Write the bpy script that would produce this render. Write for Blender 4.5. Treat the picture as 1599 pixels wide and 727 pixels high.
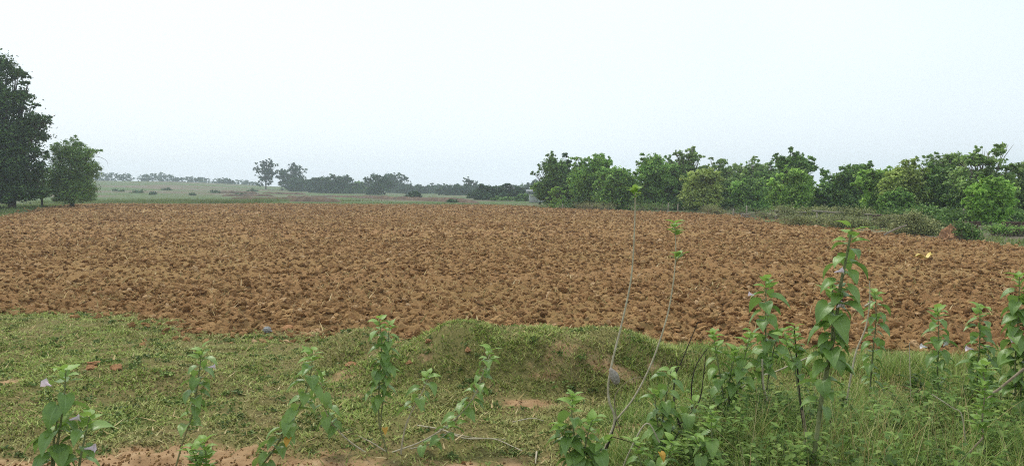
import bpy, math, random
import numpy as np
from mathutils import Vector, Euler, Matrix

for o in list(bpy.data.objects): bpy.data.objects.remove(o, do_unlink=True)
SC = bpy.context.scene
COL = SC.collection
R = math.radians
random.seed(7); RNG = np.random.default_rng(7)

# ------------------------------------------------------------------ camera, sky, sun
CAM_Z = 2.0; W, HH = 1599.0, 727.0; HFOV = 70.0; HORIZON = 297.0
F = W/2/math.tan(R(HFOV/2)); PITCH = math.atan((HH/2-HORIZON)/F)
cd = bpy.data.cameras.new('camera'); cam = bpy.data.objects.new('camera', cd); COL.objects.link(cam)
cd.sensor_width = 36; cd.lens = 18/math.tan(R(HFOV/2)); cd.clip_end = 6000; cd.clip_start = .05
cam.location = (0, 0, CAM_Z); cam.rotation_euler = (R(90)-PITCH, 0, 0); SC.camera = cam

SUN_EL, SUN_AZ = R(56), R(-35)          # azimuth clockwise from +Y: high ahead, to the left
wd = bpy.data.worlds.new('World'); SC.world = wd; wd.use_nodes = True
nt = wd.node_tree; nt.nodes.clear()
out = nt.nodes.new('ShaderNodeOutputWorld'); bg = nt.nodes.new('ShaderNodeBackground')
sky = nt.nodes.new('ShaderNodeTexSky'); sky.sky_type = 'NISHITA'; sky.sun_disc = False
sky.sun_elevation = SUN_EL; sky.sun_rotation = SUN_AZ; sky.air_density = 1.0; sky.dust_density = 4.0; sky.ozone_density = 1.0
tc = nt.nodes.new('ShaderNodeTexCoord'); sx = nt.nodes.new('ShaderNodeSeparateXYZ')
nt.links.new(tc.outputs['Generated'], sx.inputs[0])
rp = nt.nodes.new('ShaderNodeValToRGB')        # high thin overcast: bluish white at the rim, faintly cyan white above
rp.color_ramp.elements[0].position = 0.0; rp.color_ramp.elements[0].color = (6.7, 7.3, 7.9, 1)
rp.color_ramp.elements[1].position = .30; rp.color_ramp.elements[1].color = (6.55, 7.35, 7.7, 1)
nt.links.new(sx.outputs[2], rp.inputs[0])
nz = nt.nodes.new('ShaderNodeTexNoise'); nz.inputs['Scale'].default_value = 1.6; nz.inputs['Detail'].default_value = 3
nt.links.new(tc.outputs['Generated'], nz.inputs['Vector'])
mr = nt.nodes.new('ShaderNodeMapRange'); mr.inputs[1].default_value = .3; mr.inputs[2].default_value = .7
mr.inputs[3].default_value = .72; mr.inputs[4].default_value = .97
nt.links.new(nz.outputs[0], mr.inputs[0])
mx = nt.nodes.new('ShaderNodeMix'); mx.data_type = 'RGBA'
nt.links.new(mr.outputs[0], mx.inputs[0]); nt.links.new(sky.outputs[0], mx.inputs[6]); nt.links.new(rp.outputs[0], mx.inputs[7])
nt.links.new(mx.outputs[2], bg.inputs[0]); bg.inputs[1].default_value = .1
nt.links.new(bg.outputs[0], out.inputs[0])
sd = bpy.data.lights.new('sun', 'SUN'); sd.energy = 1.5; sd.angle = R(10); sd.color = (1, .95, .86)
so = bpy.data.objects.new('sun', sd); COL.objects.link(so)
sdir = Vector((math.sin(SUN_AZ)*math.cos(SUN_EL), math.cos(SUN_AZ)*math.cos(SUN_EL), math.sin(SUN_EL)))
so.rotation_euler = sdir.to_track_quat('Z', 'Y').to_euler(); so.location = (-10, 10, 60)
vs = SC.view_settings; vs.view_transform = 'Standard'; vs.look = 'None'; vs.exposure = 0.62; vs.gamma = 1; vs.use_curve_mapping = False
SC.render.engine = 'CYCLES'
SC.cycles.use_denoising = False; SC.cycles.filter_width = 1.1; SC.cycles.max_bounces = 8; SC.cycles.volume_bounces = 3
SC.cycles.transparent_max_bounces = 8

# ------------------------------------------------------------------ helpers
def sstep(a, b, x):
    t = np.clip((np.asarray(x, float)-a)/(b-a), 0, 1); return t*t*(3-2*t)
def _hash(i, j, s):
    h = (i.astype(np.int64)*374761393 + j.astype(np.int64)*668265263 + s*1442695041) & 0x7fffffff
    h = ((h ^ (h >> 13))*1274126177) & 0x7fffffff
    return ((h ^ (h >> 16)) & 0xffff)/65535.0
def vnoise(x, y, s=0):
    x = np.asarray(x, float); y = np.asarray(y, float)
    i = np.floor(x); j = np.floor(y); fx = x-i; fy = y-j
    fx = fx*fx*(3-2*fx); fy = fy*fy*(3-2*fy)
    a = _hash(i, j, s); b = _hash(i+1, j, s); c = _hash(i, j+1, s); d = _hash(i+1, j+1, s)
    return (a*(1-fx)+b*fx)*(1-fy)+(c*(1-fx)+d*fx)*fy
def fbm(x, y, o=4, s=0):
    t = 0; a = .5; n = 0
    for k in range(o):
        t = t+a*vnoise(np.asarray(x)*2**k+17.3*k, np.asarray(y)*2**k-9.1*k, s+k); n += a; a *= .5
    return t/n

MOUNDS = [(.3, 7.95, 1.2, .72, .47), (-1.0, 8.1, .7, .6, .22), (1.9, 8.2, .9, .6, .16), (-1.85, 8.9, .42, .6, .27),
          (-6.8, 9.8, 2.2, 1.5, .14), (-3.2, 8.2, 1.6, .9, .06), (-4.6, 7.6, 1.0, .8, .09), (5.2, 7.6, 2.5, .9, .10), (-9.5, 9.5, 1.5, 1.6, .2)]
def terrain(x, y):
    x = np.asarray(x, float); y = np.asarray(y, float)
    z = .35*(1-sstep(1.2, 4.4, y))
    for cx, cy, sx_, sy_, h in MOUNDS:
        d2 = ((x-cx)/sx_)**2+((y-cy)/sy_)**2
        z = z+h*np.exp(-np.maximum(d2, 0)**1.8*.8)
    z = z+(fbm(x*1.3, y*1.3, 3, 5)-.5)*.10*sstep(3, 5, y)*(1-sstep(10, 13, y))
    z = z+.35*np.exp(-(((x+52)/20)**2+((y-74)/18)**2)**2)
    D = np.hypot(x, y); az = np.where(y > 1, x/np.maximum(y, 1), 0)
    A = .9+6.4*sstep(-.12, -.50, az)
    z = z+A*sstep(150, 500, D)*sstep(-50, 120, y)
    z = z+(fbm(x*.02, y*.02, 3, 9)-.5)*.7*sstep(160, 300, D)
    return z
def T(x, y): return float(terrain(np.array([x]), np.array([y]))[0])

def ray(px, py):
    u = (px-W/2)/F; v = -(py-HH/2)/F
    cp, sp = math.cos(PITCH), math.sin(PITCH)
    return Vector((u, cp+v*sp, v*cp-sp))       # camera pitched down
def P(px, py, D):
    d = ray(px, py); return Vector((0, 0, CAM_Z))+d*(D/d.y)
def G(px, py, far=900):
    d = ray(px, py); t = 3.0
    while t < far:
        p = Vector((0, 0, CAM_Z))+d*t
        if p.z < T(p.x, p.y): return Vector((p.x, p.y, T(p.x, p.y)))
        t *= 1.004
    return p

def mk(name, V, faces, mat=None, smooth=False, attrs=None):
    """faces: list of int arrays, each (n,3) or (n,4)"""
    me = bpy.data.meshes.new(name); V = np.asarray(V, np.float32)
    faces = [np.asarray(f, np.int32) for f in faces if len(f)]
    nl = sum(f.size for f in faces); npoly = sum(len(f) for f in faces)
    me.vertices.add(len(V)); me.vertices.foreach_set('co', V.ravel())
    me.loops.add(nl); me.loops.foreach_set('vertex_index', np.concatenate([f.ravel() for f in faces]))
    me.polygons.add(npoly)
    cnt = np.concatenate([np.full(len(f), f.shape[1], np.int32) for f in faces])
    me.polygons.foreach_set('loop_start', np.concatenate([[0], np.cumsum(cnt)[:-1]]).astype(np.int32))
    if smooth: me.polygons.foreach_set('use_smooth', np.ones(npoly, bool))
    for k, a in (attrs or {}).items():
        at = me.attributes.new(k, 'FLOAT', 'POINT'); at.data.foreach_set('value', np.asarray(a, np.float32))
    me.update(calc_edges=True); me.validate()
    if mat: me.materials.append(mat)
    return me
def obj(name, me, parent=None, loc=(0, 0, 0), rot=None, scale=None):
    o = bpy.data.objects.new(name, me); COL.objects.link(o); o.location = loc
    if rot is not None: o.rotation_euler = rot
    if scale is not None: o.scale = (scale,)*3 if np.isscalar(scale) else scale
    if parent: o.parent = parent
    return o
def tag(o, label=None, cat=None, group=None, kind=None):
    if label: o['label'] = label
    if cat: o['category'] = cat
    if group: o['group'] = group
    if kind: o['kind'] = kind
    return o
def thing(name, label, cat, loc, group=None): return tag(obj(name, None, None, loc), label, cat, group)

class MB:
    def __init__(s): s.V = []; s.Q = []; s.T = []; s.n = 0
    def add(s, V, Q=(), Tr=()):
        s.V.append(np.asarray(V, float)); b = s.n; s.n += len(V)
        if len(Q): s.Q.append(np.asarray(Q)+b)
        if len(Tr): s.T.append(np.asarray(Tr)+b)
    def tube(s, pts, rad, n=6):
        pts = [Vector(p) for p in pts]; m = len(pts)
        if np.isscalar(rad): rad = [rad]*m
        V = []; up = None
        for i, p in enumerate(pts):
            t = (pts[min(i+1, m-1)]-pts[max(i-1, 0)]).normalized()
            if up is None: up = t.orthogonal().normalized()
            a = (up-t*up.dot(t)).normalized(); b = t.cross(a); up = a
            for k in range(n):
                an = 2*math.pi*k/n; V.append(p+(a*math.cos(an)+b*math.sin(an))*rad[i])
        Q = [(i*n+k, i*n+(k+1) % n, (i+1)*n+(k+1) % n, (i+1)*n+k) for i in range(m-1) for k in range(n)]
        V.append(pts[-1]); c = len(V)-1
        s.add(V, Q, [((m-1)*n+k, (m-1)*n+(k+1) % n, c) for k in range(n)])
    def box(s, c, d, rz=0, rot=None):
        M = Euler(rot or (0, 0, rz)).to_matrix()
        V = [Vector(c)+M@Vector((sx_*d[0]/2, sy_*d[1]/2, sz_*d[2]/2)) for sx_ in (-1, 1) for sy_ in (-1, 1) for sz_ in (-1, 1)]
        s.add(V, [(0, 1, 3, 2), (4, 6, 7, 5), (0, 4, 5, 1), (2, 3, 7, 6), (0, 2, 6, 4), (1, 5, 7, 3)])
    def mesh(s, name, mat, off=(0, 0, 0), smooth=False):
        V = np.concatenate(s.V)-np.array(off)
        f = []
        if s.Q: f.append(np.concatenate(s.Q))
        if s.T: f.append(np.concatenate(s.T))
        return mk(name, V, f, mat, smooth)

def spline(pts, k=5):
    pts = [Vector(p) for p in pts]
    if len(pts) < 3: return [pts[0].lerp(pts[-1], i/k) for i in range(k+1)]
    q = [pts[0]*2-pts[1]]+pts+[pts[-1]*2-pts[-2]]; o = []
    for i in range(1, len(q)-2):
        a, b, c, d = q[i-1], q[i], q[i+1], q[i+2]
        for j in range(k):
            t = j/k; o.append(.5*((2*b)+(c-a)*t+(2*a-5*b+4*c-d)*t*t+(3*b-a-3*c+d)*t**3))
    o.append(pts[-1]); return o

# ------------------------------------------------------------------ materials
class NT:
    def __init__(s, name):
        s.m = bpy.data.materials.new(name); s.m.use_nodes = True; s.t = s.m.node_tree; s.t.nodes.clear()
        s.out = s.t.nodes.new('ShaderNodeOutputMaterial')
    def n(s, typ, **kw):
        x = s.t.nodes.new('ShaderNode'+typ)
        for k, v in kw.items():
            if k.startswith('i_'):
                key = k[2:]; key = int(key) if key.isdigit() else key.replace('_', ' ')
                if hasattr(v, 'is_output'): s.t.links.new(v, x.inputs[key])
                else: x.inputs[key].default_value = v
            else: setattr(x, k, v)
        return x
    def ramp(s, fac, stops):
        r = s.t.nodes.new('ShaderNodeValToRGB'); e = r.color_ramp.elements
        while len(e) < len(stops): e.new(.5)
        for el, (p, c) in zip(e, stops): el.position = p; el.color = (*c, 1) if len(c) == 3 else c
        s.t.links.new(fac, r.inputs[0]); return r.outputs[0]
    def mix(s, f, a, b, blend='MIX'):
        m = s.t.nodes.new('ShaderNodeMix'); m.data_type = 'RGBA'; m.blend_type = blend
        for i, v in ((0, f), (6, a), (7, b)):
            if hasattr(v, 'is_output'): s.t.links.new(v, m.inputs[i])
            else: m.inputs[i].default_value = v if i == 0 else ((*v, 1) if len(v) == 3 else v)
        return m.outputs[2]
    def noise(s, scale, detail=4, rough=.55, vec=None):
        v = vec or s.n('TexCoord').outputs['Object']
        return s.n('TexNoise', i_Vector=v, i_Scale=scale, i_Detail=detail, i_Roughness=rough).outputs[0]
    def rng(s, v, a, b, c=0., d=1.):
        return s.n('MapRange', i_0=v, i_1=a, i_2=b, i_3=c, i_4=d).outputs[0]
    def bsdf(s, col, rough=.8, spec=.3, trans=0, tcol=None, bump=None, bstr=.5, bdist=.02):
        p = s.n('BsdfPrincipled'); p.inputs['Roughness'].default_value = rough; p.inputs['Specular IOR Level'].default_value = spec
        if hasattr(col, 'is_output'): s.t.links.new(col, p.inputs['Base Color'])
        else: p.inputs['Base Color'].default_value = (*col, 1)
        if bump is not None:
            b = s.n('Bump', i_Height=bump, i_Strength=bstr, i_Distance=bdist); s.t.links.new(b.outputs[0], p.inputs['Normal'])
        sh = p.outputs[0]
        if trans:
            tr = s.n('BsdfTranslucent')
            if tcol is not None:
                if hasattr(tcol, 'is_output'): s.t.links.new(tcol, tr.inputs[0])
                else: tr.inputs[0].default_value = (*tcol, 1)
            elif hasattr(col, 'is_output'): s.t.links.new(col, tr.inputs[0])
            else: tr.inputs[0].default_value = (*col, 1)
            mxs = s.n('MixShader', i_0=trans); s.t.links.new(sh, mxs.inputs[1]); s.t.links.new(tr.outputs[0], mxs.inputs[2]); sh = mxs.outputs[0]
        s.t.links.new(sh, s.out.inputs['Surface']); return s.m

def foliage(name, a, b, c, trans=.3, rough=.6, spec=.3, nscale=.5):
    m = NT(name); rnd = m.n('NewGeometry').outputs['Random Per Island']
    col = m.ramp(rnd, [(0, a), (.55, b), (1, c)])
    nzv = m.noise(nscale, 2); v = m.rng(nzv, .3, .7, .6, 1.35)
    col = m.mix(1, col, m.n('CombineColor', i_0=v, i_1=v, i_2=v).outputs[0], 'MULTIPLY')
    return m.bsdf(col, rough, spec, trans)
def plain(name, a, b, scale=20, rough=.85, spec=.2, bs=.4, bd=.01, trans=0):
    m = NT(name); nzv = m.noise(scale, 5)
    return m.bsdf(m.ramp(nzv, [(.3, a), (.7, b)]), rough, spec, trans, None, nzv, bs, bd)

SOIL_L, SOIL_M, SOIL_D = (.43, .268, .128), (.275, .150, .066), (.13, .066, .028)
def soil_mat(name, clod=False):
    m = NT(name); big = m.noise(.35, 3); mid = m.noise(1.2 if clod else 4, 5, .65); fine = m.noise(4 if clod else 38, 6, .7)
    col = m.ramp(mid, [(.25, SOIL_D), (.5, SOIL_M), (.78, SOIL_L)])
    col = m.mix(m.rng(fine, .35, .75, 0, .55), col, (.36, .20, .083))
    olive = m.rng(m.noise(.13, 4), .40, .62, 0, .75)
    col = m.mix(olive, col, (.33, .215, .088))
    if clod:
        r = m.n('ObjectInfo').outputs['Random']
        col = m.mix(.7, col, m.ramp(r, [(0, (.10, .049, .020)), (.25, (.205, .107, .045)), (.55, (.325, .181, .079)), (.78, (.33, .212, .094)), (.93, (.43, .26, .115)), (1, (.56, .39, .23))]))
    return m.bsdf(col, .95, .1, 0, None, m.noise(3.5 if clod else 22, 6, .7), .7 if clod else 1.0, .02 if clod else .05)
M = {}
M['soil'] = soil_mat('ploughed_soil'); M['clod'] = soil_mat('clod_soil', True)

# bank: turf thatch / bare earth by the "bare" attribute
m = NT('bank_earth'); at = m.n('Attribute', attribute_name='bare').outputs['Fac']
fine = m.noise(30, 6, .7); mid = m.noise(5, 4)
earth = m.ramp(mid, [(.3, (.23, .135, .065)), (.55, (.37, .235, .125)), (.8, (.50, .36, .215))])
thatch = m.ramp(fine, [(.3, (.085, .068, .03)), (.5, (.17, .135, .055)), (.75, (.30, .23, .11))])
thatch = m.mix(m.rng(m.noise(1.3, 3), .35, .65, 0, .55), thatch, (.13, .14, .04))
M['bank'] = m.bsdf(m.mix(m.rng(at, .35, .6), thatch, earth), .95, .1, 0, None, fine, .8, .02)

# the wide ground: dry pasture, green swards, fallow soil
m = NT('pasture'); a_ = m.noise(.035, 4); b_ = m.noise(.35, 5, .65); c_ = m.noise(.012, 3)
st = m.n('Mapping', i_Vector=m.n('TexCoord').outputs['Object'], i_Scale=(.012, .045, .05)).outputs[0]
d_ = m.noise(1.0, 5, .6, st)
g = m.ramp(b_, [(.3, (.06, .098, .034)), (.6, (.105, .15, .055)), (.8, (.16, .19, .085))])
dry = m.ramp(b_, [(.3, (.11, .085, .062)), (.6, (.175, .15, .105)), (.8, (.24, .21, .145))])
M['pasture'] = m.bsdf(m.mix(m.rng(d_, .49, .58), g, dry), .95, .1, 0, None, b_, .6, .1)

M['turf'] = None
m = NT('turf_blade'); dr = m.n('Attribute', attribute_name='dry').outputs['Fac']; rnd = m.n('NewGeometry').outputs['Random Per Island']
gr = m.ramp(rnd, [(0, (.07, .105, .02)), (.35, (.195, .275, .05)), (.8, (.37, .45, .10)), (1, (.50, .52, .19))])
dy = m.ramp(rnd, [(0, (.14, .12, .042)), (.4, (.29, .265, .09)), (.8, (.45, .39, .165)), (1, (.60, .51, .27))])
M['turf'] = m.bsdf(m.mix(dr, gr, dy), .7, .25, .25)
m = NT('tall_grass_blade'); rnd = m.n('NewGeometry').outputs['Random Per Island']
M['tall'] = m.bsdf(m.ramp(rnd, [(0, (.085, .14, .025)), (.4, (.20, .30, .055)), (.74, (.27, .37, .08)), (.92, (.42, .44, .14)), (1, (.66, .58, .30))]), .6, .3, .3)
m = NT('straw_blade'); rnd = m.n('NewGeometry').outputs['Random Per Island']
M['straw'] = m.bsdf(m.ramp(rnd, [(0, (.17, .16, .05)), (.4, (.30, .23, .09)), (.8, (.45, .33, .15)), (1, (.60, .48, .27))]), .8, .2, .2)
M['far_grass'] = foliage('field_margin_blade', (.09, .14, .035), (.16, .22, .06), (.26, .28, .10), .3, .7, .2, .08)

def leaf_mat(name, a, b, under, vein, rough=.42, trans=.25):
    m = NT(name); uv = m.n('Attribute', attribute_name='across').outputs['Fac']
    r = m.n('ObjectInfo').outputs['Random']
    col = m.mix(r, a, b); nzv = m.noise(6, 3)
    col = m.mix(m.rng(nzv, .35, .7, 0, .35), col, tuple(v*1.35 for v in b))
    col = m.mix(m.rng(m.n('Math', operation='ABSOLUTE', i_0=uv).outputs[0], .0, .10, .6, 0), col, vein)
    back = m.n('NewGeometry').outputs['Backfacing']
    col2 = m.mix(back, col, under)
    return m.bsdf(col2, rough, .5, trans, tuple(v*1.3 for v in b), nzv, .3, .01)
M['leaf'] = leaf_mat('mature_leaf', (.10, .185, .038), (.20, .31, .07), (.12, .23, .05), (.28, .40, .15))
M['leaf_young'] = leaf_mat('young_leaf', (.17, .29, .05), (.25, .38, .075), (.18, .29, .06), (.3, .42, .12), .5, .35)
M['leaf_yellow'] = leaf_mat('yellowed_leaf', (.42, .23, .03), (.52, .30, .045), (.40, .22, .04), (.5, .35, .1), .7)
M['stem'] = plain('green_stem', (.13, .15, .065), (.24, .25, .12), 30, .7)
M['stem_pale'] = plain('pale_woody_stem', (.33, .28, .19), (.52, .46, .34), 25, .85)
M['stem_brown'] = plain('brown_woody_stem', (.17, .13, .085), (.32, .26, .18), 25, .85)
M['stem_dark'] = plain('dark_dead_stem', (.022, .018, .014), (.06, .048, .036), 25, .85)
M['flower'] = plain('pink_petal', (.74, .56, .66), (.82, .74, .79), 20, .6, .2, .1, .005, .3)
M['flower_white'] = plain('white_petal', (.78, .72, .76), (.85, .82, .84), 20, .6, .2, .1, .005, .3)
M['bark'] = plain('tree_bark', (.04, .03, .022), (.10, .075, .052), 3, .95, .1, .8, .05)
M['bark_pale'] = plain('pale_bark', (.18, .155, .12), (.34, .30, .24), 3, .95, .1, .8, .05)
M['twig'] = plain('brush_twig', (.14, .11, .08), (.30, .24, .17), 3, .95, .1)
M['stone'] = plain('grey_stone', (.24, .235, .23), (.42, .41, .40), 14, .9, .2, .6, .02)
M['pouch'] = plain('grey_papery_skin', (.20, .17, .145), (.42, .37, .32), 60, .95, .1, .9, .01)
M['plastic'] = plain('yellow_plastic', (.60, .45, .10), (.72, .58, .20), 6, .45, .4, .2)
M['wood'] = plain('weathered_wood', (.18, .15, .115), (.36, .31, .25), 9, .9, .15)
M['brick'] = plain('old_brick', (.06, .036, .027), (.11, .068, .05), 5, .95, .1, .6, .02)
M['heap'] = plain('red_heap_earth', (.26, .13, .065), (.42, .25, .14), 6, .95, .1, .9, .08)
M['plaster'] = plain('pale_plaster', (.55, .55, .53), (.70, .70, .68), 1.5, .9, .2)
M['bund'] = plain('bund_earth', (.07, .05, .038), (.17, .12, .08), .8, .95, .1, .6, .1)
M['tin'] = plain('roof_sheet', (.20, .22, .24), (.30, .32, .33), .8, .6, .4)
M['orange'] = plain('orange_earth', (.36, .17, .075), (.52, .29, .15), 8, .95, .1, .9, .04)

TM = {
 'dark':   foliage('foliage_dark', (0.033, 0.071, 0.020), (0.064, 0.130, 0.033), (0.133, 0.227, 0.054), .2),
 'deep':   foliage('foliage_deep', (0.083, 0.158, 0.043), (0.159, 0.285, 0.070), (0.319, 0.479, 0.116), .25),
 'mid':    foliage('foliage_mid', (0.116, 0.232, 0.053), (0.234, 0.419, 0.088), (0.433, 0.633, 0.145), .3),
 'light':  foliage('foliage_light', (0.162, 0.296, 0.061), (0.313, 0.516, 0.101), (0.541, 0.756, 0.172), .3),
 'bright': foliage('foliage_bright', (0.169, 0.330, 0.055), (0.318, 0.550, 0.091), (0.497, 0.726, 0.146), .35),
 'yellow': foliage('foliage_yellow', (0.202, 0.290, 0.067), (0.392, 0.495, 0.120), (0.627, 0.714, 0.226), .3),
 'airy':   foliage('foliage_airy', (0.124, 0.206, 0.061), (0.238, 0.358, 0.101), (0.422, 0.550, 0.172), .3),
 'olive':  foliage('foliage_scrub', (0.159, 0.179, 0.068), (0.294, 0.325, 0.121), (0.498, 0.500, 0.222), .25),
 'far':    foliage('foliage_far', (0.029, 0.069, 0.028), (0.062, 0.124, 0.045), (0.116, 0.198, 0.070), .2, .7, .2, .12),
}

# ------------------------------------------------------------------ field outline
EDGE = np.array([(-30, 17.5), (-14, 14), (-12, 13.5), (-8.75, 12.5), (-7, 12.2), (-5.3, 11), (-4.3, 10.05), (-3.3, 10.2), (-2.3, 10.3), (-1.3, 9.65), (0, 9.7), (1.5, 9.6), (2.3, 9.3), (3.2, 9.0), (6, 8.7), (10, 8.5), (20, 8.3)])
def front(x): return np.interp(x, EDGE[:, 0], EDGE[:, 1])
FARP = np.array([(-62, 108), (-15, 108), (2.4, 91), (12, 69), (17.7, 62), (19, 60)])
def back(x): return np.interp(x, FARP[:, 0], FARP[:, 1])
def leftx(y): return -37-24/55*(y-53)
def rightx(y): return 18.0+np.sin(y*.35)*.25
def inside(x, y):
    """signed distance-like measure (m), positive inside the ploughed field"""
    w = (fbm(x*.9, y*.9, 3, 21)-.5)*1.1+(fbm(x*4, y*4, 2, 22)-.5)*.45
    wb = (fbm(x*.3, y*.3, 2, 23)-.5)*2.5
    return np.minimum.reduce([y-front(x)+w*1.15, back(x)-y+wb, (x-leftx(y))*.9+w*2, rightx(y)-x+w*1.5])

# ------------------------------------------------------------------ ground sheets
def grid(xs, ys, zf, keep=None):
    X, Y = np.meshgrid(xs, ys); Z = zf(X, Y); nx, ny = len(xs), len(ys)
    V = np.stack([X, Y, Z], -1).reshape(-1, 3)
    I = np.arange(nx*ny).reshape(ny, nx)
    Q = np.stack([I[:-1, :-1], I[:-1, 1:], I[1:, 1:], I[1:, :-1]], -1).reshape(-1, 4)
    if keep is not None:
        k = keep(X, Y).reshape(-1); Q = Q[k[Q].any(1)]
    return V, Q
s = np.linspace(-1, 1, 330); a = 5.0; smax = math.asinh(900/a)
xs = a*np.sinh(s*smax); ys = 30+a*3*np.sinh(np.linspace(-1, 1, 300)*math.asinh(880/(3*a)))
def zg(x, y):
    z = terrain(x, y)
    c1 = np.minimum.reduce([x+13.5, 11.5-x, y-2.2, 14-y]); c2 = inside(x, y)
    return z-.25*sstep(.3, 1.2, c1)-.22*sstep(1.0, 2.5, c2)-.01
V, Q = grid(xs, ys, zg); tag(obj('ground', mk('ground', V, [Q], M['pasture'], True)), kind='structure')

BARE = [(-2.2, 5.0, .9, .42, 1.2), (-3.6, 5.05, .8, .36, 1.1), (-.6, 5.1, .5, .25, .6), (-2.4, 5.6, .5, .16, .55), (.12, 6.75, .35, .22, .9), (.3, 7.25, .35, .12, .6), (-5.0, 7.25, .42, .16, .8), (1.05, 6.1, .5, .35, .7),
        (-1.75, 7.75, .28, .22, .7), (1.2, 7.3, .4, .25, .5), (-6.3, 5.6, .5, .2, .5), (.55, 7.5, .3, .15, .55), (-1.5, 7.0, .3, .12, .5), (.95, 5.3, .6, .4, .7), (2.0, 6.9, .4, .3, .5)]
def bare(x, y):
    b = np.zeros_like(x)
    for cx, cy, sx_, sy_, h in BARE: b = b+.85*h*np.exp(-((x-cx)/sx_)**2-((y-cy)/sy_)**2)*(.35+1.3*fbm(x*5+3, y*7, 3, 37))
    b = b+(fbm(x*2.1, y*2.1, 4, 31)-.5)*.9+.22*sstep(6.5, 5.0, y)+(fbm(x*7, y*7, 2, 33)-.5)*.45
    sl_ = (terrain(x, y+.1)-terrain(x, y-.1))/.2; b = b+.38*sstep(.3, .8, sl_)*(fbm(x*3.3, y*6, 3, 35) > .53)
    b = b+.9*sstep(-.15, .25, inside(x, y))
    return np.clip(b, 0, 1)
def zbank(x, y):
    z = terrain(x, y)+(fbm(x*5, y*5, 3, 41)-.5)*.06+(fbm(x*16, y*16, 2, 43)-.5)*.025
    return z-.2*sstep(.0, .5, inside(x, y))
bx = np.arange(-13.2, 11.3, .06); by = np.arange(2.5, 13.8, .06)
V, Q = grid(bx, by, zbank)
tag(obj('grassy_bank', mk('grassy_bank', V, [Q], M['bank'], True, {'bare': bare(V[:, 0], V[:, 1])})), kind='structure')

def zfield(x, y):
    ins = inside(x, y); e = sstep(-.35, .35, ins)
    D = np.hypot(x, y); amp = (.085+.10*fbm(x*.22, y*.22, 3, 58)+.02*np.sin((x*.35+y*.94)*9))*np.interp(D, [10, 40, 110], [1, .85, .5])
    bil = lambda f, g, o, sd_: (1-np.abs(2*fbm(x*f, y*g, o, sd_)-1))
    lump = (bil(2.1, 2.5, 2, 51)**1.5)*.9+(bil(5.2, 6, 2, 52)**1.5)*.6+bil(11, 12, 3, 53)*.40-1.05
    return terrain(x, y)-.10+e*(.08+amp*lump)+(fbm(x*.06, y*.06, 2, 57)-.5)*.25*e*sstep(15, 40, D)
V1, Q1 = grid(np.arange(-13.5, 13, .045), np.arange(8.0, 16.01, .045), zfield, lambda x, y: inside(x, y) > -.5)
V2, Q2 = grid(np.arange(-24, 18.9, .09), np.arange(15.97, 30.01, .09), zfield, lambda x, y: inside(x, y) > -.5)
V3, Q3 = grid(np.arange(-64, 19, .26), np.arange(29.95, 110, .26), zfield, lambda x, y: inside(x, y) > -.7)
V4, Q4 = grid(np.concatenate([np.arange(-24, -13.4, .25), ]), np.arange(11, 16.1, .25), zfield, lambda x, y: inside(x, y) > -.5)
VS = [V1, V2, V3, V4]; QS = [Q1, Q2, Q3, Q4]; off_ = np.cumsum([0]+[len(v) for v in VS])
V1, Q1 = np.concatenate(VS), np.concatenate([q+o_ for q, o_ in zip(QS, off_)])
field = tag(obj('ploughed_field', mk('ploughed_field', V1, [Q1], M['soil'], False)), kind='structure')

# ------------------------------------------------------------------ clods
import bmesh
def clod_mesh(i, sub=2, mat=None, name='clod'):
    rs = np.random.default_rng(100+i); bm = bmesh.new(); bmesh.ops.create_icosphere(bm, subdivisions=sub, radius=1)
    pl = [(v/np.linalg.norm(v), d) for v, d in zip(rs.normal(size=(9, 3)), rs.uniform(.45, .9, 9))]
    sc = np.array([1, rs.uniform(.55, .9), rs.uniform(.35, .65)])
    from mathutils import noise as MN
    for v in bm.verts:
        d = np.array(v.co); r = min([1.0]+[dd/max(d@n_, 1e-3) for n_, dd in pl if d@n_ > 0])
        c = d*r*sc; q_ = Vector(d*1.7)+Vector((i*7.1, 0, 0)); c = c*(1+.30*MN.fractal(q_*1.2, 1.0, 2.0, 3)+.16*MN.noise(q_*4)); c = c+rs.normal(size=3)*.02; v.co = c
    me = bpy.data.meshes.new(name); bm.to_mesh(me); bm.free(); me.materials.append(mat or M['clod']); return me
CL = [clod_mesh(i, 3) for i in range(12)]
src = bpy.data.collections.new('clod_source')
for c in CL: src.objects.link(bpy.data.objects.new('clod_shape', c))

# 300 big clods nearest to the camera: each its own piece of the field
cl = []; tries = 0
while len(cl) < 300 and tries < 20000:
    tries += 1
    y = 9.2+random.random()**1.6*5.2; x = random.uniform(-.76, .76)*y
    if float(inside(np.array([x]), np.array([y]))[0]) < -.02: continue
    s_ = random.uniform(.06, .12)*(1+.45*(random.random() < .15))
    if any((x-q[0])**2+(y-q[1])**2 < ((s_+q[2])*.8)**2 for q in cl): continue
    cl.append((x, y, s_))
for x, y, s_ in cl:
    z = float(zfield(np.array([x]), np.array([y]))[0])
    obj('clod', random.choice(CL), field, (x, y, z+s_*.15), (random.uniform(-1, 1), random.uniform(-1, 1), random.uniform(0, 6.28)), s_)

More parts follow.
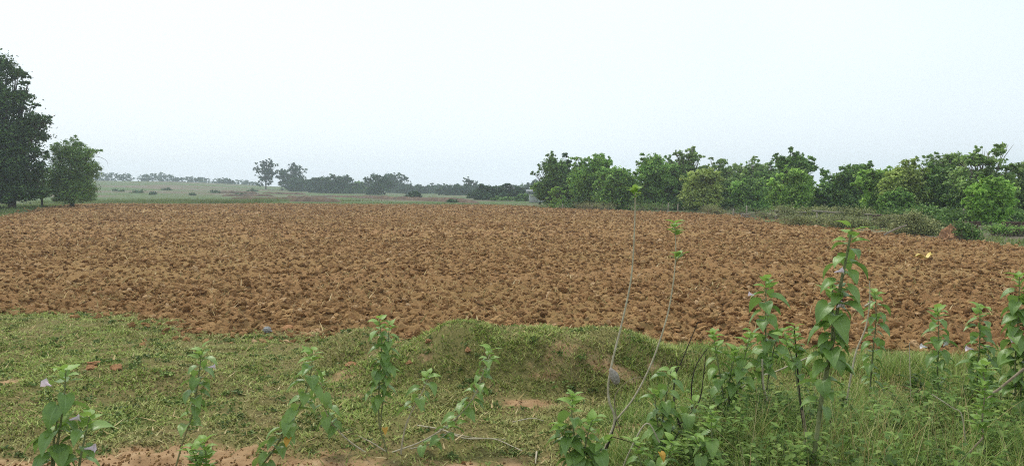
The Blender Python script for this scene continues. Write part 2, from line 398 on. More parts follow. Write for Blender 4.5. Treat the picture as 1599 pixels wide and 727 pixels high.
def scatter_instances(name, pts, rot, scl, idx, coll, parent, label=None):
    me = mk(name, pts, [])if False else bpy.data.meshes.new(name)
    me.vertices.add(len(pts)); me.vertices.foreach_set('co', np.asarray(pts, np.float32).ravel())
    a1 = me.attributes.new('rot', 'FLOAT_VECTOR', 'POINT'); a1.data.foreach_set('vector', np.asarray(rot, np.float32).ravel())
    a2 = me.attributes.new('scl', 'FLOAT', 'POINT'); a2.data.foreach_set('value', np.asarray(scl, np.float32))
    a3 = me.attributes.new('idx', 'INT', 'POINT'); a3.data.foreach_set('value', np.asarray(idx, np.int32))
    o = obj(name, me, parent); tag(o, kind='stuff')
    ng = bpy.data.node_groups.new(name, 'GeometryNodeTree')
    ng.interface.new_socket('Geometry', in_out='INPUT', socket_type='NodeSocketGeometry'); ng.interface.new_socket('Geometry', in_out='OUTPUT', socket_type='NodeSocketGeometry')
    gi = ng.nodes.new('NodeGroupInput'); go = ng.nodes.new('NodeGroupOutput')
    ci = ng.nodes.new('GeometryNodeCollectionInfo'); ci.inputs['Collection'].default_value = coll; ci.inputs['Separate Children'].default_value = True; ci.inputs['Reset Children'].default_value = True
    ip = ng.nodes.new('GeometryNodeInstanceOnPoints'); ip.inputs['Pick Instance'].default_value = True
    def na(n_, dt):
        q = ng.nodes.new('GeometryNodeInputNamedAttribute'); q.data_type = dt; q.inputs[0].default_value = n_; return q.outputs[0]
    L = ng.links.new
    L(gi.outputs[0], ip.inputs['Points']); L(ci.outputs[0], ip.inputs['Instance']); L(na('idx', 'INT'), ip.inputs['Instance Index'])
    er = ng.nodes.new('FunctionNodeEulerToRotation'); L(na('rot', 'FLOAT_VECTOR'), er.inputs[0]); L(er.outputs[0], ip.inputs['Rotation'])
    L(na('scl', 'FLOAT'), ip.inputs['Scale']); L(ip.outputs[0], go.inputs[0])
    md = o.modifiers.new('scatter', 'NODES'); md.node_group = ng; return o

PX, PY, PS = [], [], []
for y0, y1, dens, lo, hi in ((8.2, 16, 220, .012, .08), (16, 30, 85, .022, .09), (30, 60, 22, .04, .12), (60, 112, 7, .07, .17)):
    xa, xb = max(-66, -.78*y1-1), min(19, .78*y1+1); n = int((xb-xa)*(y1-y0)*dens)
    x = RNG.uniform(xa, xb, n); y = RNG.uniform(y0, y1, n)
    k = (inside(x, y) > .25-1.25*RNG.random(n)**2.6) & (np.abs(x) < .80*y+1); x, y = x[k], y[k]
    PX.append(x); PY.append(y); PS.append((lo+(hi-lo)*RNG.random(len(x))**2.4*1.15)*(.5+1.05*fbm(x*.5, y*.5, 3, 59)))
x = RNG.uniform(-12, 7, 9000); y = front(x)+RNG.uniform(-1.6, .5, 9000); q = inside(x, y); k = (q < .1) & (q > -.15-.7*RNG.random(9000)**2.5) & (RNG.random(9000) < .6)
PX.append(x[k]); PY.append(y[k]); PS.append(.012+.06*RNG.random(int(k.sum()))**2.5)
PX, PY, PS = map(np.concatenate, (PX, PY, PS)); n = len(PX)
rot = np.stack([RNG.uniform(-.8, .8, n), RNG.uniform(-.8, .8, n), RNG.uniform(0, 6.28, n)], 1)
scatter_instances('soil_clods', np.stack([PX, PY, np.where(inside(PX, PY) > 0, zfield(PX, PY), np.maximum(zfield(PX, PY), zbank(PX, PY)))+PS*.2], 1), rot, PS, RNG.integers(0, 12, n), src, field)

def leaf_cloud(lobes, nleaf, size, elong, droop=0., clumpf=.33, shell=.55, flat=.7, up=.3, rs=None):
    """leaf quads gathered in clumps through ellipsoid lobes; returns verts, quads"""
    rs = rs or RNG; vol = np.array([l[3]*l[4]*l[5] for l in lobes])**.8; vol = vol/vol.sum(); C = []
    for (cx, cy, cz, rx, ry, rz), f in zip(lobes, vol):
        nl = max(12, int(nleaf*f)); nc = max(5, int(nl/26))
        d = rs.normal(size=(nc, 3)); d /= np.linalg.norm(d, axis=1)[:, None]
        d *= (shell+(1-shell)*rs.random(nc)**.6)[:, None]*rs.uniform(.82, 1.12, nc)[:, None]
        cc = d*np.array([rx, ry, rz])+np.array([cx, cy, cz]); cr = clumpf*(rx*ry*rz)**(1/3)*rs.uniform(.5, 1.2, nc)
        i = rs.integers(0, nc, nl)
        C.append(cc[i]+rs.normal(size=(nl, 3))*cr[i][:, None]*np.array([.62, .62, .62*flat]))
    C = np.concatenate(C); n = len(C)
    a = rs.normal(size=(n, 3)); a[:, 2] = a[:, 2]*.6-droop; a /= np.linalg.norm(a, axis=1)[:, None]
    b = rs.normal(size=(n, 3)); b -= a*(a*b).sum(1)[:, None]; b /= np.linalg.norm(b, axis=1)[:, None]
    L = size*rs.uniform(.6, 1.3, n)[:, None]; Wd = L*elong
    V = np.stack([C-a*L*.5, C+b*Wd*.5, C+a*L*.5, C-b*Wd*.5], 1).reshape(-1, 3)
    V[:, 2] = np.maximum(V[:, 2], min(l[2]-l[5]*1.25 for l in lobes))
    return V, np.arange(4*n).reshape(n, 4)

# ------------------------------------------------------------------ grass blades
def blades(base, h, az, lean, w, curl, seg=2):
    """curved tapering blades -> verts, quads, tris"""
    n = len(base); dirx, diry = np.cos(az), np.sin(az); px_, py_ = -diry, dirx
    rows = []
    for k in range(seg+1):
        t = k/seg; hor = h*(lean*t+curl*t*t); ver = h*(t-.35*curl*t*t); ww = w*(1-t**1.5)*.5
        c = np.stack([base[:, 0]+dirx*hor, base[:, 1]+diry*hor, base[:, 2]+ver], 1)
        if k == seg: rows.append(c[:, None, :])
        else:
            d = np.stack([px_*ww, py_*ww, 0*ww], 1); rows.append(np.stack([c-d, c+d], 1))
    V = np.concatenate(rows, 1); m_ = V.shape[1]; b = (np.arange(n)*m_)[:, None]
    Qs = [b+np.array([[2*k, 2*k+1, 2*k+3, 2*k+2]]) for k in range(seg-1)]
    Tt = b+np.array([[2*seg-2, 2*seg-1, 2*seg]])
    return V.reshape(-1, 3), np.concatenate(Qs) if Qs else np.zeros((0, 4), int), Tt, m_
def blade_mesh(name, base, h, w, mat, lean=(.1, .6), curl=(0, .8), seg=2, dry=None):
    n = len(base); V, Qd, Tt, m_ = blades(base, h, RNG.uniform(0, 6.283, n), RNG.uniform(*lean, n), w, RNG.uniform(*curl, n), seg)
    return mk(name, V, [Qd, Tt], mat, False, {'dry': np.repeat(dry, m_)} if dry is not None else None)

# short turf on the bank
n = 380000
y = RNG.uniform(4.0, 13.2, n); x = RNG.uniform(-.78, .72, n)*y-.2
cl_ = fbm(x*3.2, y*3.2, 3, 61)
k = (bare(x, y) < RNG.uniform(.15, .65, n)) & (cl_ > RNG.uniform(.18, .56, n)) & (x < 6.5) & (inside(x, y) < -.25+.9*RNG.random(n)**2)
x, y, cl_ = x[k], y[k], cl_[k]; n = len(x)
slope = np.hypot((terrain(x+.05, y)-terrain(x-.05, y))/.1, (terrain(x, y+.05)-terrain(x, y-.05))/.1)
h = (.009+.025*RNG.random(n)**1.7)*(.6+1.2*cl_)*(1+.5*sstep(.25, .6, slope))
dry = np.clip(.10+.55*sstep(7.6, 5.2, y)+1.5*(fbm(x*.9, y*.9, 3, 71)-.5)+1.0*(fbm(x*4, y*4, 2, 73)-.5)+RNG.uniform(-.2, .2, n), 0, 1)
tag(obj('turf', blade_mesh('turf', np.stack([x, y, zbank(x, y)-.004], 1), h, .008+.010*RNG.random(n), M['turf'], (.2, 1.5), (0, .9), 2, dry)), 'short patchy turf covering the bank before the ploughed field', 'grass', kind='stuff')

# rank tufts on the steep face of the mound and around
tb = []
for _ in range(600):
    cx, cy = (random.gauss(.3, .9), random.gauss(7.25, .28)) if random.random() < .55 else (random.uniform(-7, 3), random.uniform(5.2, 10.5))
    if random.random() < bare(np.array([cx]), np.array([cy]))[0]: continue
    q = random.randint(14, 34); rr = random.uniform(.03, .11)
    for _ in range(q): tb.append((cx+random.gauss(0, rr), cy+random.gauss(0, rr)))
tb = np.array(tb); n = len(tb)
tag(obj('grass_tufts', blade_mesh('grass_tufts', np.column_stack([tb, zbank(tb[:, 0], tb[:, 1])-.005]),   .02+.04*RNG.random(n)**1.6, .005+.006*RNG.random(n), M['turf'], (.2, 1.0), (.2, 1.0), 3, np.clip(RNG.normal(.35, .3, n), 0, 1))), 'rank grass tufts on the mound face and bank', 'grass', kind='stuff')

# roots and straw turned up in the ploughed soil, with a few green sprigs
PX, PY = [], []
for y0, y1, dens in ((8.6, 16, 22), (16, 30, 12), (30, 60, 6), (60, 108, 2.5)):
    xa, xb = max(-66, -.78*y1-1), min(18.5, .78*y1+1); n = int((xb-xa)*(y1-y0)*dens)
    x = RNG.uniform(xa, xb, n); y = RNG.uniform(y0, y1, n)
    k = (inside(x, y) > .05) & (np.abs(x) < .8*y+1) & (fbm(x*.8, y*.8, 3, 81) > RNG.uniform(.3, .7, n)); PX.append(x[k]); PY.append(y[k])
PX, PY = np.concatenate(PX), np.concatenate(PY); n = len(PX); D = np.hypot(PX, PY)
tag(obj('stubble', blade_mesh('stubble', np.stack([PX, PY, zfield(PX, PY)+.01+.03*RNG.random(n)], 1), (.04+.09*RNG.random(n))*(1+D/90), (.006+.008*RNG.random(n))*(1+D/22), M['straw'], (.3, 2.2), (0, 1), 2), field), kind='stuff')

# tall grass at the lower right
def tallh(x, y):
    px_ = x/y*F+W/2
    return np.interp(px_, [880, 980, 1080, 1180, 1320, 1500, 1700], [0.03, .20, .38, .52, .60, .58, .58])*(.55+.75*fbm(x*1.4, y*1.4, 3, 91))*np.interp(y, [5.0, 6.0, 7.2, 9], [1, .72, .40, .22])
n = 64000; y = 3.6+RNG.random(n)**.9*4.9; x = RNG.uniform(.10, .80, n)*y
k = (tallh(x, y) > .06) & (inside(x, y) < -.25) & (fbm(x*2.2, y*2.2, 3, 95) > RNG.uniform(.25, .6, n)); x, y = x[k], y[k]; n = len(x)
hh = tallh(x, y)*RNG.uniform(.45, 1.25, n)
tag(obj('tall_grass', blade_mesh('tall_grass', np.stack([x, y, terrain(x, y)-.02], 1), hh, .004+.006*RNG.random(n), M['tall'], (.05, .55), (.0, .9), 4)), 'tangle of tall green and straw coloured grass at lower right', 'grass', kind='stuff')
n = 1800; y = 3.8+RNG.random(n)*4.4; x = RNG.uniform(.2, .80, n)*y
tag(obj('dry_grass_stalks', blade_mesh('dry_grass_stalks', np.stack([x, y, terrain(x, y)-.02], 1), tallh(x, y)*RNG.uniform(.8, 1.6, n), np.full(n, .0055), M['straw'], (.05, .7), (.0, .5), 4)), 'thin pale dry grass stalks among the tall grass', 'grass', kind='stuff')

# grass along the far and left margins of the field
PX, PY, HT = [], [], []
def margin(n, fx, h0, h1):
    pts = [fx() for _ in range(n)]
    for x, y in pts: PX.append(x); PY.append(y); HT.append(random.uniform(h0, h1))
def far_m():
    x = random.uniform(-64, 2); return x, float(back(np.array([x]))[0])+random.uniform(1.2, 7)
def far_g():
    x = random.uniform(-72, -38); return x*1.05, 112+abs(random.gauss(0, 16))
def left_m():
    y = random.uniform(44, 105); return float(leftx(y))-random.uniform(.3, 14)*random.random()-.6, y
def right_m():
    y = random.uniform(24, 62); return 18.4+random.uniform(0, 2.2), y
def clump(px, py, r):
    g_ = G(px, py)
    return lambda: (g_.x+random.gauss(0, r), g_.y+random.gauss(0, r*.6))
margin(3500, far_m, .15, .4); margin(11000, far_g, .3, .8); margin(9000, left_m, .1, .35); margin(6000, right_m, .06, .22)
margin(500, clump(415, 314, 1.8), .4, .9); margin(600, clump(545, 314, 3.5), .3, .8); margin(500, clump(125, 316, 3.0), .4, .9)
PX, PY, HT = np.array(PX), np.array(PY), np.array(HT)
k = inside(PX, PY) < .2; PX, PY, HT = PX[k], PY[k], HT[k]
tag(obj('margin_grass', blade_mesh('margin_grass', np.stack([PX, PY, terrain(PX, PY)-.05], 1), HT, .03+.05*RNG.random(len(PX)), M['far_grass'], (.05, .5), (0, .7), 2)), 'grass growing along the far and side margins of the ploughed field', 'grass', kind='stuff')

# creeping broad-leaved plants in the turf
cw = []
for _ in range(520):
    y_ = random.uniform(4.6, 11.5); x_ = random.uniform(-.76, .3)*y_
    if float(inside(np.array([x_]), np.array([y_]))[0]) > -.1 or bare(np.array([x_]), np.array([y_]))[0] > .5: continue
    cw.append((x_, y_, T(x_, y_)+.012, random.uniform(.05, .2), random.uniform(.04, .12), .022))
V, Qd = leaf_cloud(cw, 17000, .030, .6, 0, .55, .1, .25)
V[:, 2] += zbank(V[:, 0], V[:, 1])-terrain(V[:, 0], V[:, 1])
tag(obj('creeping_weeds', mk('creeping_weeds', V, [Qd], foliage('creeping_leaf', (.05, .085, .02), (.12, .185, .04), (.26, .33, .09), .2, .6, .3, 2))), 'low creeping broad-leaved plants spread through the turf', 'weeds', kind='stuff')
# crumbs of earth on the bare patches of the bank
n = 60000; y = RNG.uniform(4.2, 12.6, n); x = RNG.uniform(-.78, .7, n)*y; ins_ = inside(x, y)
k = (bare(x, y) > RNG.uniform(.35, .9, n)) & (ins_ < .3) & (x < 5); x, y = x[k], y[k]; n = len(x); sz_ = .005+.016*RNG.random(n)**3+.03*RNG.random(n)**4*(inside(x, y) > -.4)
scatter_instances('earth_crumbs', np.stack([x, y, zbank(x, y)+sz_*.2], 1), np.stack([RNG.uniform(-1, 1, n), RNG.uniform(-1, 1, n), RNG.uniform(0, 6.28, n)], 1), sz_, RNG.integers(0, 12, n), src, bpy.data.objects['grassy_bank'])
# leaf litter and dry bits on the bank
n = 2600; y = RNG.uniform(4.2, 10.5, n); x = RNG.uniform(-.78, .6, n)*y; k = inside(x, y) < -.2; x, y = x[k], y[k]; n = len(x)
tag(obj('leaf_litter', blade_mesh('leaf_litter', np.stack([x, y, zbank(x, y)+.012+.012*RNG.random(n)], 1), .012+.035*RNG.random(n), .006+.012*RNG.random(n), M['straw'], (1.5, 4), (-.5, .2), 2)), 'dry leaf scraps and straw scattered over the turf', 'litter', kind='stuff')

# ------------------------------------------------------------------ trees
def make_tree(name, label, cat, base, lobes, nleaf, size, mat, group=None, elong=.55, bark='bark', trunk_r=None, droop=0., limbs=True, clumpf=.33, shell=.55, stems=1, flat=.7, crownname='crown', extra=None):
    """base: (x,y); lobes in world metres"""
    bz = T(*base); root = thing(name, label, cat, (base[0], base[1], bz), group); off = (base[0], base[1], bz)
    rs = np.random.default_rng(abs(hash((round(base[0], 2), round(base[1], 2)))) % 99991)
    V, Qd = leaf_cloud(lobes, nleaf, size, elong, droop, clumpf, shell, flat, rs=rs)
    V[:, 2] = np.maximum(V[:, 2], bz+.03)
    obj(crownname, mk(crownname, V-np.array(off), [Qd], TM[mat] if isinstance(mat, str) else mat), root)
    top = max(l[2] for l in lobes); ht = top-bz; r0 = trunk_r or ht*.022
    mb = MB(); cx = np.mean([l[0] for l in lobes]); rr = random.Random(int(base[0]*97+base[1]*31))
    for s_ in range(stems):
        dx = rr.uniform(-.25, .25)*(stems > 1)*ht*.3
        b0 = Vector((base[0]+dx*.3, base[1]+rr.uniform(-.1, .1)*(stems > 1), bz-.15))
        fork = b0.lerp(Vector((cx+dx, base[1], top)), .38); fork.x += rr.uniform(-.04, .04)*ht
        mb.tube([b0, b0.lerp(fork, .5)+Vector((rr.uniform(-.03, .03)*ht, 0, 0)), fork], [r0*1.25, r0, r0*.8], 7)
        if limbs:
            for l in lobes:
                if stems > 1 and rr.random() < .4: continue
                c = Vector(l[:3])+Vector((0, 0, l[5]*.55)); md = fork.lerp(c, .5)+Vector((0, 0, -.06*ht))
                q = r0*.7*min(1, (l[3]/max(ht*.25, .1))**.5+.2)
                mb.tube(spline([fork, md, c], 3), [q*(1-.85*i/6) for i in range(7)], 5)
                for _ in range(3):
                    e = Vector(l[:3])+Vector((rr.uniform(-1, 1)*l[3], rr.uniform(-1, 1)*l[4], rr.uniform(-.3, 1)*l[5]))*.85
                    mb.tube([md, md.lerp(e, .5)+Vector((0, 0, .04*ht)), e], [q*.5, q*.35, q*.1], 4)
    for e in extra or []: mb.tube(*e)
    obj('trunk', mb.mesh('trunk', M[bark], off), root); return root

def px_lobes(D, spec, dj=.25, depth=.85):
    """spec: (px, py, rx_px, rz_px[, dD]) measured across the crown at distance D"""
    o = []
    for q in spec:
        dd = D+(q[4] if len(q) > 4 else 0); c = P(q[0], q[1], dd); k = dd/F
        o.append((c.x, c.y+random.uniform(-dj, dj)*q[2]*k, c.z, q[2]*k, q[2]*k*depth, q[3]*k))
    return o
def auto_lobes(px, top, bot, w, D, n=7, shape='round', seed=0):
    """irregular crown filling a silhouette of half-width w between rows top and bot"""
    rr = random.Random(int(px*7+top*3+seed)); sp = []; hgt = bot-top
    for i in range(n):
        t = (i+.5)/n+rr.uniform(-.06, .06); yy = top+hgt*(.12+.80*t)
        if shape == 'round': ww = w*(.50+.55*math.sin(math.pi*min(.80, t*.72+.12)))
        elif shape == 'tall': ww = w*(.5+.5*math.sin(math.pi*min(.78, t*.72+.1)))
        elif shape == 'cone': ww = w*(.25+.8*t)
        else: ww = w*(1.0-.45*t)
        r = ww*rr.uniform(.45, .66); sp.append((px+rr.uniform(-1, 1)*(ww-r), yy, r, min(hgt*.26, max(hgt*.10, r*rr.uniform(.6, .95)))))
        sp.append((px+(ww-r)*rr.choice((-1, 1)), yy+rr.uniform(-.08, .08)*hgt, r*.8, min(hgt*.2, max(hgt*.09, r*.6))))
    sp.append((px+rr.uniform(-.2, .2)*w, top+hgt*.10, w*.30, hgt*.10))
    for _ in range(13):             # boughs that break the outline
        an = rr.uniform(-.15, 1.15)*math.pi; q_ = rr.uniform(.10, .27)*w
        sp.append((px+math.cos(an)*w*rr.uniform(.75, 1.15), top+hgt*.5-math.sin(an)*hgt*.5*rr.uniform(.7, 1.16), q_, q_*rr.uniform(.45, .9)))
    return px_lobes(D, sp)

# --- left side
D = 68; sp = [(-2, 105, 34, 22), (24, 118, 18, 12), (38, 148, 18, 13), (10, 160, 40, 24), (-45, 150, 60, 45), (52, 187, 26, 12), (20, 205, 46, 26), (58, 212, 16, 9), (-50, 230, 70, 50),
     (44, 238, 26, 15), (15, 262, 46, 28), (-40, 290, 60, 22), (25, 292, 32, 16), (8, 305, 22, 10), (60, 262, 15, 13), (44, 300, 28, 12), (-12, 308, 30, 10), (18, 308, 26, 9), (-45, 312, 26, 8), (30, 272, 30, 20), (62, 300, 18, 10), (68, 190, 12, 6), (70, 240, 10, 6), (44, 130, 10, 6), (50, 165, 9, 5), (-100, 220, 60, 70), (-90, 130, 40, 30)]
make_tree('broadleaf_tree', 'tall dark spreading tree cut off by the left edge', 'tree', (P(18, 320, D).x, D), px_lobes(D, sp), 82000, .28, 'dark', trunk_r=.28, clumpf=.33, shell=.25, flat=.55)
D = 74; sp = [(66, 285, 20, 18), (72, 268, 14, 10), (58, 298, 18, 10)]
make_tree('broadleaf_tree', 'small dark tree wedged between the tall left tree and bushy feathery tree', 'tree', (P(66, 318, D).x, D), px_lobes(D, sp), 3200, .24, 'deep', trunk_r=.09)
D = 72; sp = [(118, 308, 26, 9), (96, 310, 16, 7), (138, 308, 12, 8), (112, 240, 26, 18), (115, 222, 10, 9), (98, 235, 18, 13), (132, 243, 18, 14), (108, 268, 34, 24), (130, 272, 22, 26), (92, 275, 20, 22), (118, 295, 32, 18), (135, 298, 16, 14), (98, 300, 18, 14), (146, 236, 10, 4), (156, 234, 8, 3), (115, 214, 5, 6), (86, 228, 8, 6), (77, 246, 9, 9), (140, 262, 16, 10), (104, 221, 7, 5), (128, 228, 9, 5), (76, 300, 10, 8)]
arch = [P(130, 250, D), P(145, 244, D), P(158, 246, D), P(167, 252, D), P(169, 262, D)]
make_tree('feathery_tree', 'bushy feathery tree with arching side twig at left field corner', 'tree', (P(112, 316, D).x, D), px_lobes(D, sp), 24000, .30, 'deep', elong=.22, droop=.5, stems=4, trunk_r=.07, shell=.35, clumpf=.34,
          extra=[(spline(arch, 4), [.03-.025*i/16 for i in range(17)], 5)])
g_ = G(110, 312); 

# --- right-hand grove: (px, top, bottom, half width, D, material, n, shape, label)
RT = [
 (862, 246, 322, 26, 86, 'deep', 8, 'tall', 'tall dark green tree at the left end of the right-hand grove', .5, 'bark'),
 (884, 249, 318, 16, 88, 'dark', 6, 'tall', 'dark narrow tree just behind the grove\'s left end', .5, 'bark'),
 (868, 294, 326, 12, 81, 'light', 5, 'cone', 'small pale green bush-like tree before the grove\'s dark left end', .5, 'bark'),
 (921, 246, 324, 30, 80, 'mid', 8, 'round', 'rounded mid green tree with peaked top, third in the grove', .4, 'bark'),
 (943, 243, 300, 12, 82, 'mid', 5, 'tall', 'slim tree top poking up behind the rounded mid green tree', .4, 'bark'),
 (962, 266, 326, 32, 77, 'mid', 8, 'round', 'low wide rounded tree left of the gap in the grove', .45, 'bark'),
 (1022, 242, 328, 28, 75, 'mid', 8, 'round', 'broad leafy tree just right of the gap in the grove', .45, 'bark'),
 (1004, 285, 328, 16, 74, 'deep', 5, 'round', 'short dark tree under the gap in the grove', .45, 'bark'),
 (1076, 233, 300, 23, 78, 'airy', 7, 'round', 'tallest open crowned tree in the middle of the grove', .45, 'bark_pale'),
 (1052, 262, 328, 24, 76, 'deep', 7, 'round', 'dense dark tree in front of the tallest open crown', .45, 'bark'),
 (1096, 266, 328, 27, 69, 'yellow', 8, 'round', 'yellowish olive tree in the middle of the grove', .45, 'bark'),
 (1124, 248, 322, 26, 79, 'airy', 8, 'round', 'thin grey green tree behind the yellowish tree', .45, 'bark_pale'),
 (1132, 285, 330, 22, 74, 'deep', 6, 'round', 'dark low tree right of the yellowish tree', .45, 'bark'),
 (1174, 254, 300, 31, 76, 'airy', 7, 'round', 'see-through grey green crown right of the yellowish tree', .45, 'bark_pale'),
 (1172, 280, 332, 32, 72, 'mid', 8, 'round', 'wide leafy tree under the see-through crown', .45, 'bark'),
 (1236, 242, 325, 31, 64, 'deep', 8, 'tall', 'tall twin-topped dark tree right of centre of the grove', .45, 'bark'),
 (1236, 268, 330, 29, 57, 'light', 8, 'round', 'pale green rounded tree before the twin-topped dark tree', .42, 'bark'),
 (1270, 300, 332, 14, 60, 'light', 5, 'round', 'small pale bush-like tree in the sky gap behind the brush hedge', .45, 'bark'),
 (1318, 268, 330, 44, 58, 'deep', 9, 'round', 'wide dark tree right of the sky gap', .5, 'bark'),
 (1346, 258, 300, 24, 59, 'deep', 6, 'round', 'dark crown rising behind the light green tree', .5, 'bark'),
 (1366, 266, 332, 30, 50, 'light', 8, 'round', 'light green bushy tree right of the wide dark tree', .45, 'bark'),
 (1418, 259, 336, 33, 47, 'yellow', 9, 'round', 'yellow green tree with a bare sapling tip above it', .5, 'bark'),
 (1400, 300, 338, 24, 45, 'mid', 6, 'round', 'low green tree at the foot of the yellow green tree', .5, 'bark'),
 (1470, 262, 340, 34, 47, 'deep', 9, 'round', 'dark leafy tree left of the tall airy tree', .5, 'bark'),
 (1474, 243, 285, 30, 48, 'airy', 6, 'flat', 'thin layered crown above the dark leafy tree', .4, 'bark_pale'),
 (1546, 282, 338, 32, 38, 'bright', 8, 'round', 'bright green young tree with bare pale trunk at right', .5, 'bark_pale'),
 (1512, 290, 345, 30, 43, 'deep', 8, 'round', 'dark undergrowth tree left of the bright green young tree', .5, 'bark'),
 (1592, 265, 340, 26, 44, 'airy', 8, 'round', 'greyish tree cut by the right edge', .45, 'bark_pale'),
 (905, 262, 322, 22, 90, 'deep', 7, 'round', 'tree filling in behind the dark end and the rounded mid green tree', .45, 'bark'),
 (984, 280, 324, 18, 84, 'deep', 6, 'round', 'low dark tree closing the gap in the grove from behind', .45, 'bark'),
 (1046, 252, 322, 24, 82, 'mid', 7, 'round', 'green tree behind the dense dark one in the grove', .45, 'bark'),
 (1150, 270, 326, 26, 82, 'mid', 7, 'round', 'green tree behind the thin grey green one', .45, 'bark'),
 (1204, 262, 328, 22, 74, 'deep', 7, 'round', 'dark tree left of and behind the twin-topped tree', .45, 'bark'),
 (1392, 276, 334, 24, 54, 'deep', 7, 'round', 'dark tree behind and between the light green and yellow green trees', .45, 'bark'),
 (1446, 270, 338, 24, 51, 'mid', 7, 'round', 'green tree behind the yellow green tree\'s right side', .45, 'bark'),
 (1620, 240, 340, 26, 46, 'yellow', 8, 'round', 'yellowish tall tree mostly beyond the right edge', .45, 'bark'),
]
for px, top, bot, w, D, mt, n, shp, lab, el, bk in RT:
    c = P(px, 330, D); lob = auto_lobes(px, top-2, bot+3, w*1.2, D, n, shp)
    area = (w*2)*(bot-top); thin = .5 if mt == 'airy' else 1.0
    sz = .16+.0016*D if D > 55 else .20
    make_tree('grove_tree', lab, 'tree', (c.x, D), lob, int(area*5.2*thin), sz, mt, 'trees of the grove right of the field', elong=el, bark=bk, clumpf=.31 if mt != 'airy' else .26, shell=.35)
D = 42; sp = [(1527, 233, 10, 6), (1518, 246, 20, 7), (1500, 252, 14, 5), (1568, 227, 13, 5), (1556, 238, 18, 7), (1540, 252, 32, 9), (1575, 262, 20, 8), (1520, 270, 34, 11), (1556, 275, 30, 10), (1505, 285, 26, 12), (1535, 300, 34, 16), (1565, 300, 26, 18), (1530, 325, 36, 14)]
make_tree('grove_tree', 'tall airy layered tree with two raised tips at right', 'tree', (P(1537, 340, D).x, D), px_lobes(D, sp), 7600, .22, 'airy', 'trees of the grove right of the field', bark='bark_pale', clumpf=.30, shell=.3, flat=.5, trunk_r=.10)
D = 47; g0 = P(1428, 338, D); gz = T(g0.x, D)
sap = thing('bare_sapling', 'thin bare sapling tip rising above the yellow green tree', 'sapling', (g0.x, D, gz))
mb = MB(); mb.tube([(g0.x, D, gz-.1), P(1427, 290, D), P(1430, 262, D), P(1429, 246, D)], [.03, .025, .018, .008], 5); mb.tube([P(1430, 258, D), P(1436, 250, D)], [.01, .005], 4)
obj('stem', mb.mesh('stem', M['bark_pale'], sap.location), sap)
V, Qd = leaf_cloud(px_lobes(D, [(1430, 247, 4, 3), (1426, 256, 4, 2), (1435, 251, 3, 2)]), 120, .16, .4); obj('crown', mk('crown', V-np.array(sap.location), [Qd], TM['airy']), sap)

# --- trees beyond the field
FT = [
 (415, 249, 292, 17, 215, 'tall', 'tall open tree, left of the pair of tall trees beyond the field'),
 (455, 256, 296, 22, 218, 'round', 'broken-crowned tree, right of the pair of tall trees beyond the field'),
 (470, 281, 302, 19, 205, 'round', 'low round tree at the foot of the broken-crowned far tree'),
 (499, 281, 304, 15, 195, 'round', 'small dark round tree left of the wide dark clump far beyond the field'),
 (528, 278, 306, 23, 190, 'round', 'wide dark round tree in the centre left distance'),
 (553, 288, 306, 14, 200, 'round', 'low pale tree right of the wide dark round tree in the distance'),
 (570, 286, 302, 16, 260, 'round', 'faint flat-topped tree between two dark distant trees'),
 (590, 277, 308, 16, 178, 'round', 'dark round tree beside the hazy tall one in the distance'),
 (614, 274, 302, 16, 235, 'tall', 'hazy tall rounded tree left of the distance\'s centre'),
 (634, 290, 304, 10, 300, 'round', 'faint small tree in haze left of the flat domed tree'),
 (647, 290, 308, 16, 215, 'round', 'domed hazy tree behind the small low tree by the earth bank'),
 (646, 303, 314, 9, 150, 'round', 'small low tree standing by the dark earth bank'),
 (684, 291, 310, 15, 250, 'round', 'hazy round tree alone in the centre distance'),
 (716, 292, 318, 19, 180, 'round', 'broad grey green tree beneath the ragged tall crown in the distance'),
 (731, 281, 303, 9, 200, 'tall', 'ragged tall crown sticking up in the centre distance'),
 (764, 294, 322, 22, 140, 'round', 'green rounded thicket tree, left of two beside the grove'),
 (795, 293, 321, 18, 145, 'round', 'green rounded thicket tree, right of two beside the grove'),
 (786, 311, 323, 18, 128, 'round', 'low pale bushy tree in front of the thicket beside the grove'),
 (816, 306, 322, 9, 122, 'round', 'small light green tree next to the pale shed'),
 (820, 291, 306, 9, 240, 'flat', 'thin hazy tree above the pale shed'),
 (836, 284, 312, 12, 190, 'tall', 'hazy tree peeping from behind the dark end of the grove'),
 (482, 287, 303, 12, 230, 'round', 'small hazy tree between the tall pair and the small dark round tree'),
 (513, 284, 302, 12, 240, 'round', 'hazy tree behind the wide dark round tree\'s left side'),
 (572, 294, 306, 12, 210, 'round', 'low bushy tree left of the dark round tree in the distance'),
 (627, 296, 306, 12, 230, 'round', 'low hazy bush-like tree right of the hazy tall rounded tree'),
 (664, 298, 309, 12, 270, 'round', 'faint low tree between the domed tree and the lone hazy tree'),
 (752, 298, 320, 12, 165, 'round', 'grey green tree left of and behind the thicket'),
 (780, 300, 320, 14, 160, 'round', 'grey green tree between the two thicket trees'),
 (808, 300, 320, 12, 150, 'round', 'dull green tree right of the thicket before the shed'),
 (672, 295, 311, 13, 225, 'round', 'bluish tree just left of the lone hazy round tree'),
 (698, 293, 314, 13, 205, 'round', 'bluish tree filling the gap right of the lone hazy round tree'),
 (745, 291, 318, 11, 215, 'tall', 'narrow bluish tree right of the ragged tall crown'),
 (743, 301, 322, 10, 170, 'round', 'small grey green tree between the ragged crown and the thicket'),
 (700, 304, 316, 9, 210, 'round', 'small faint bushy tree left of the broad grey green tree'),
]
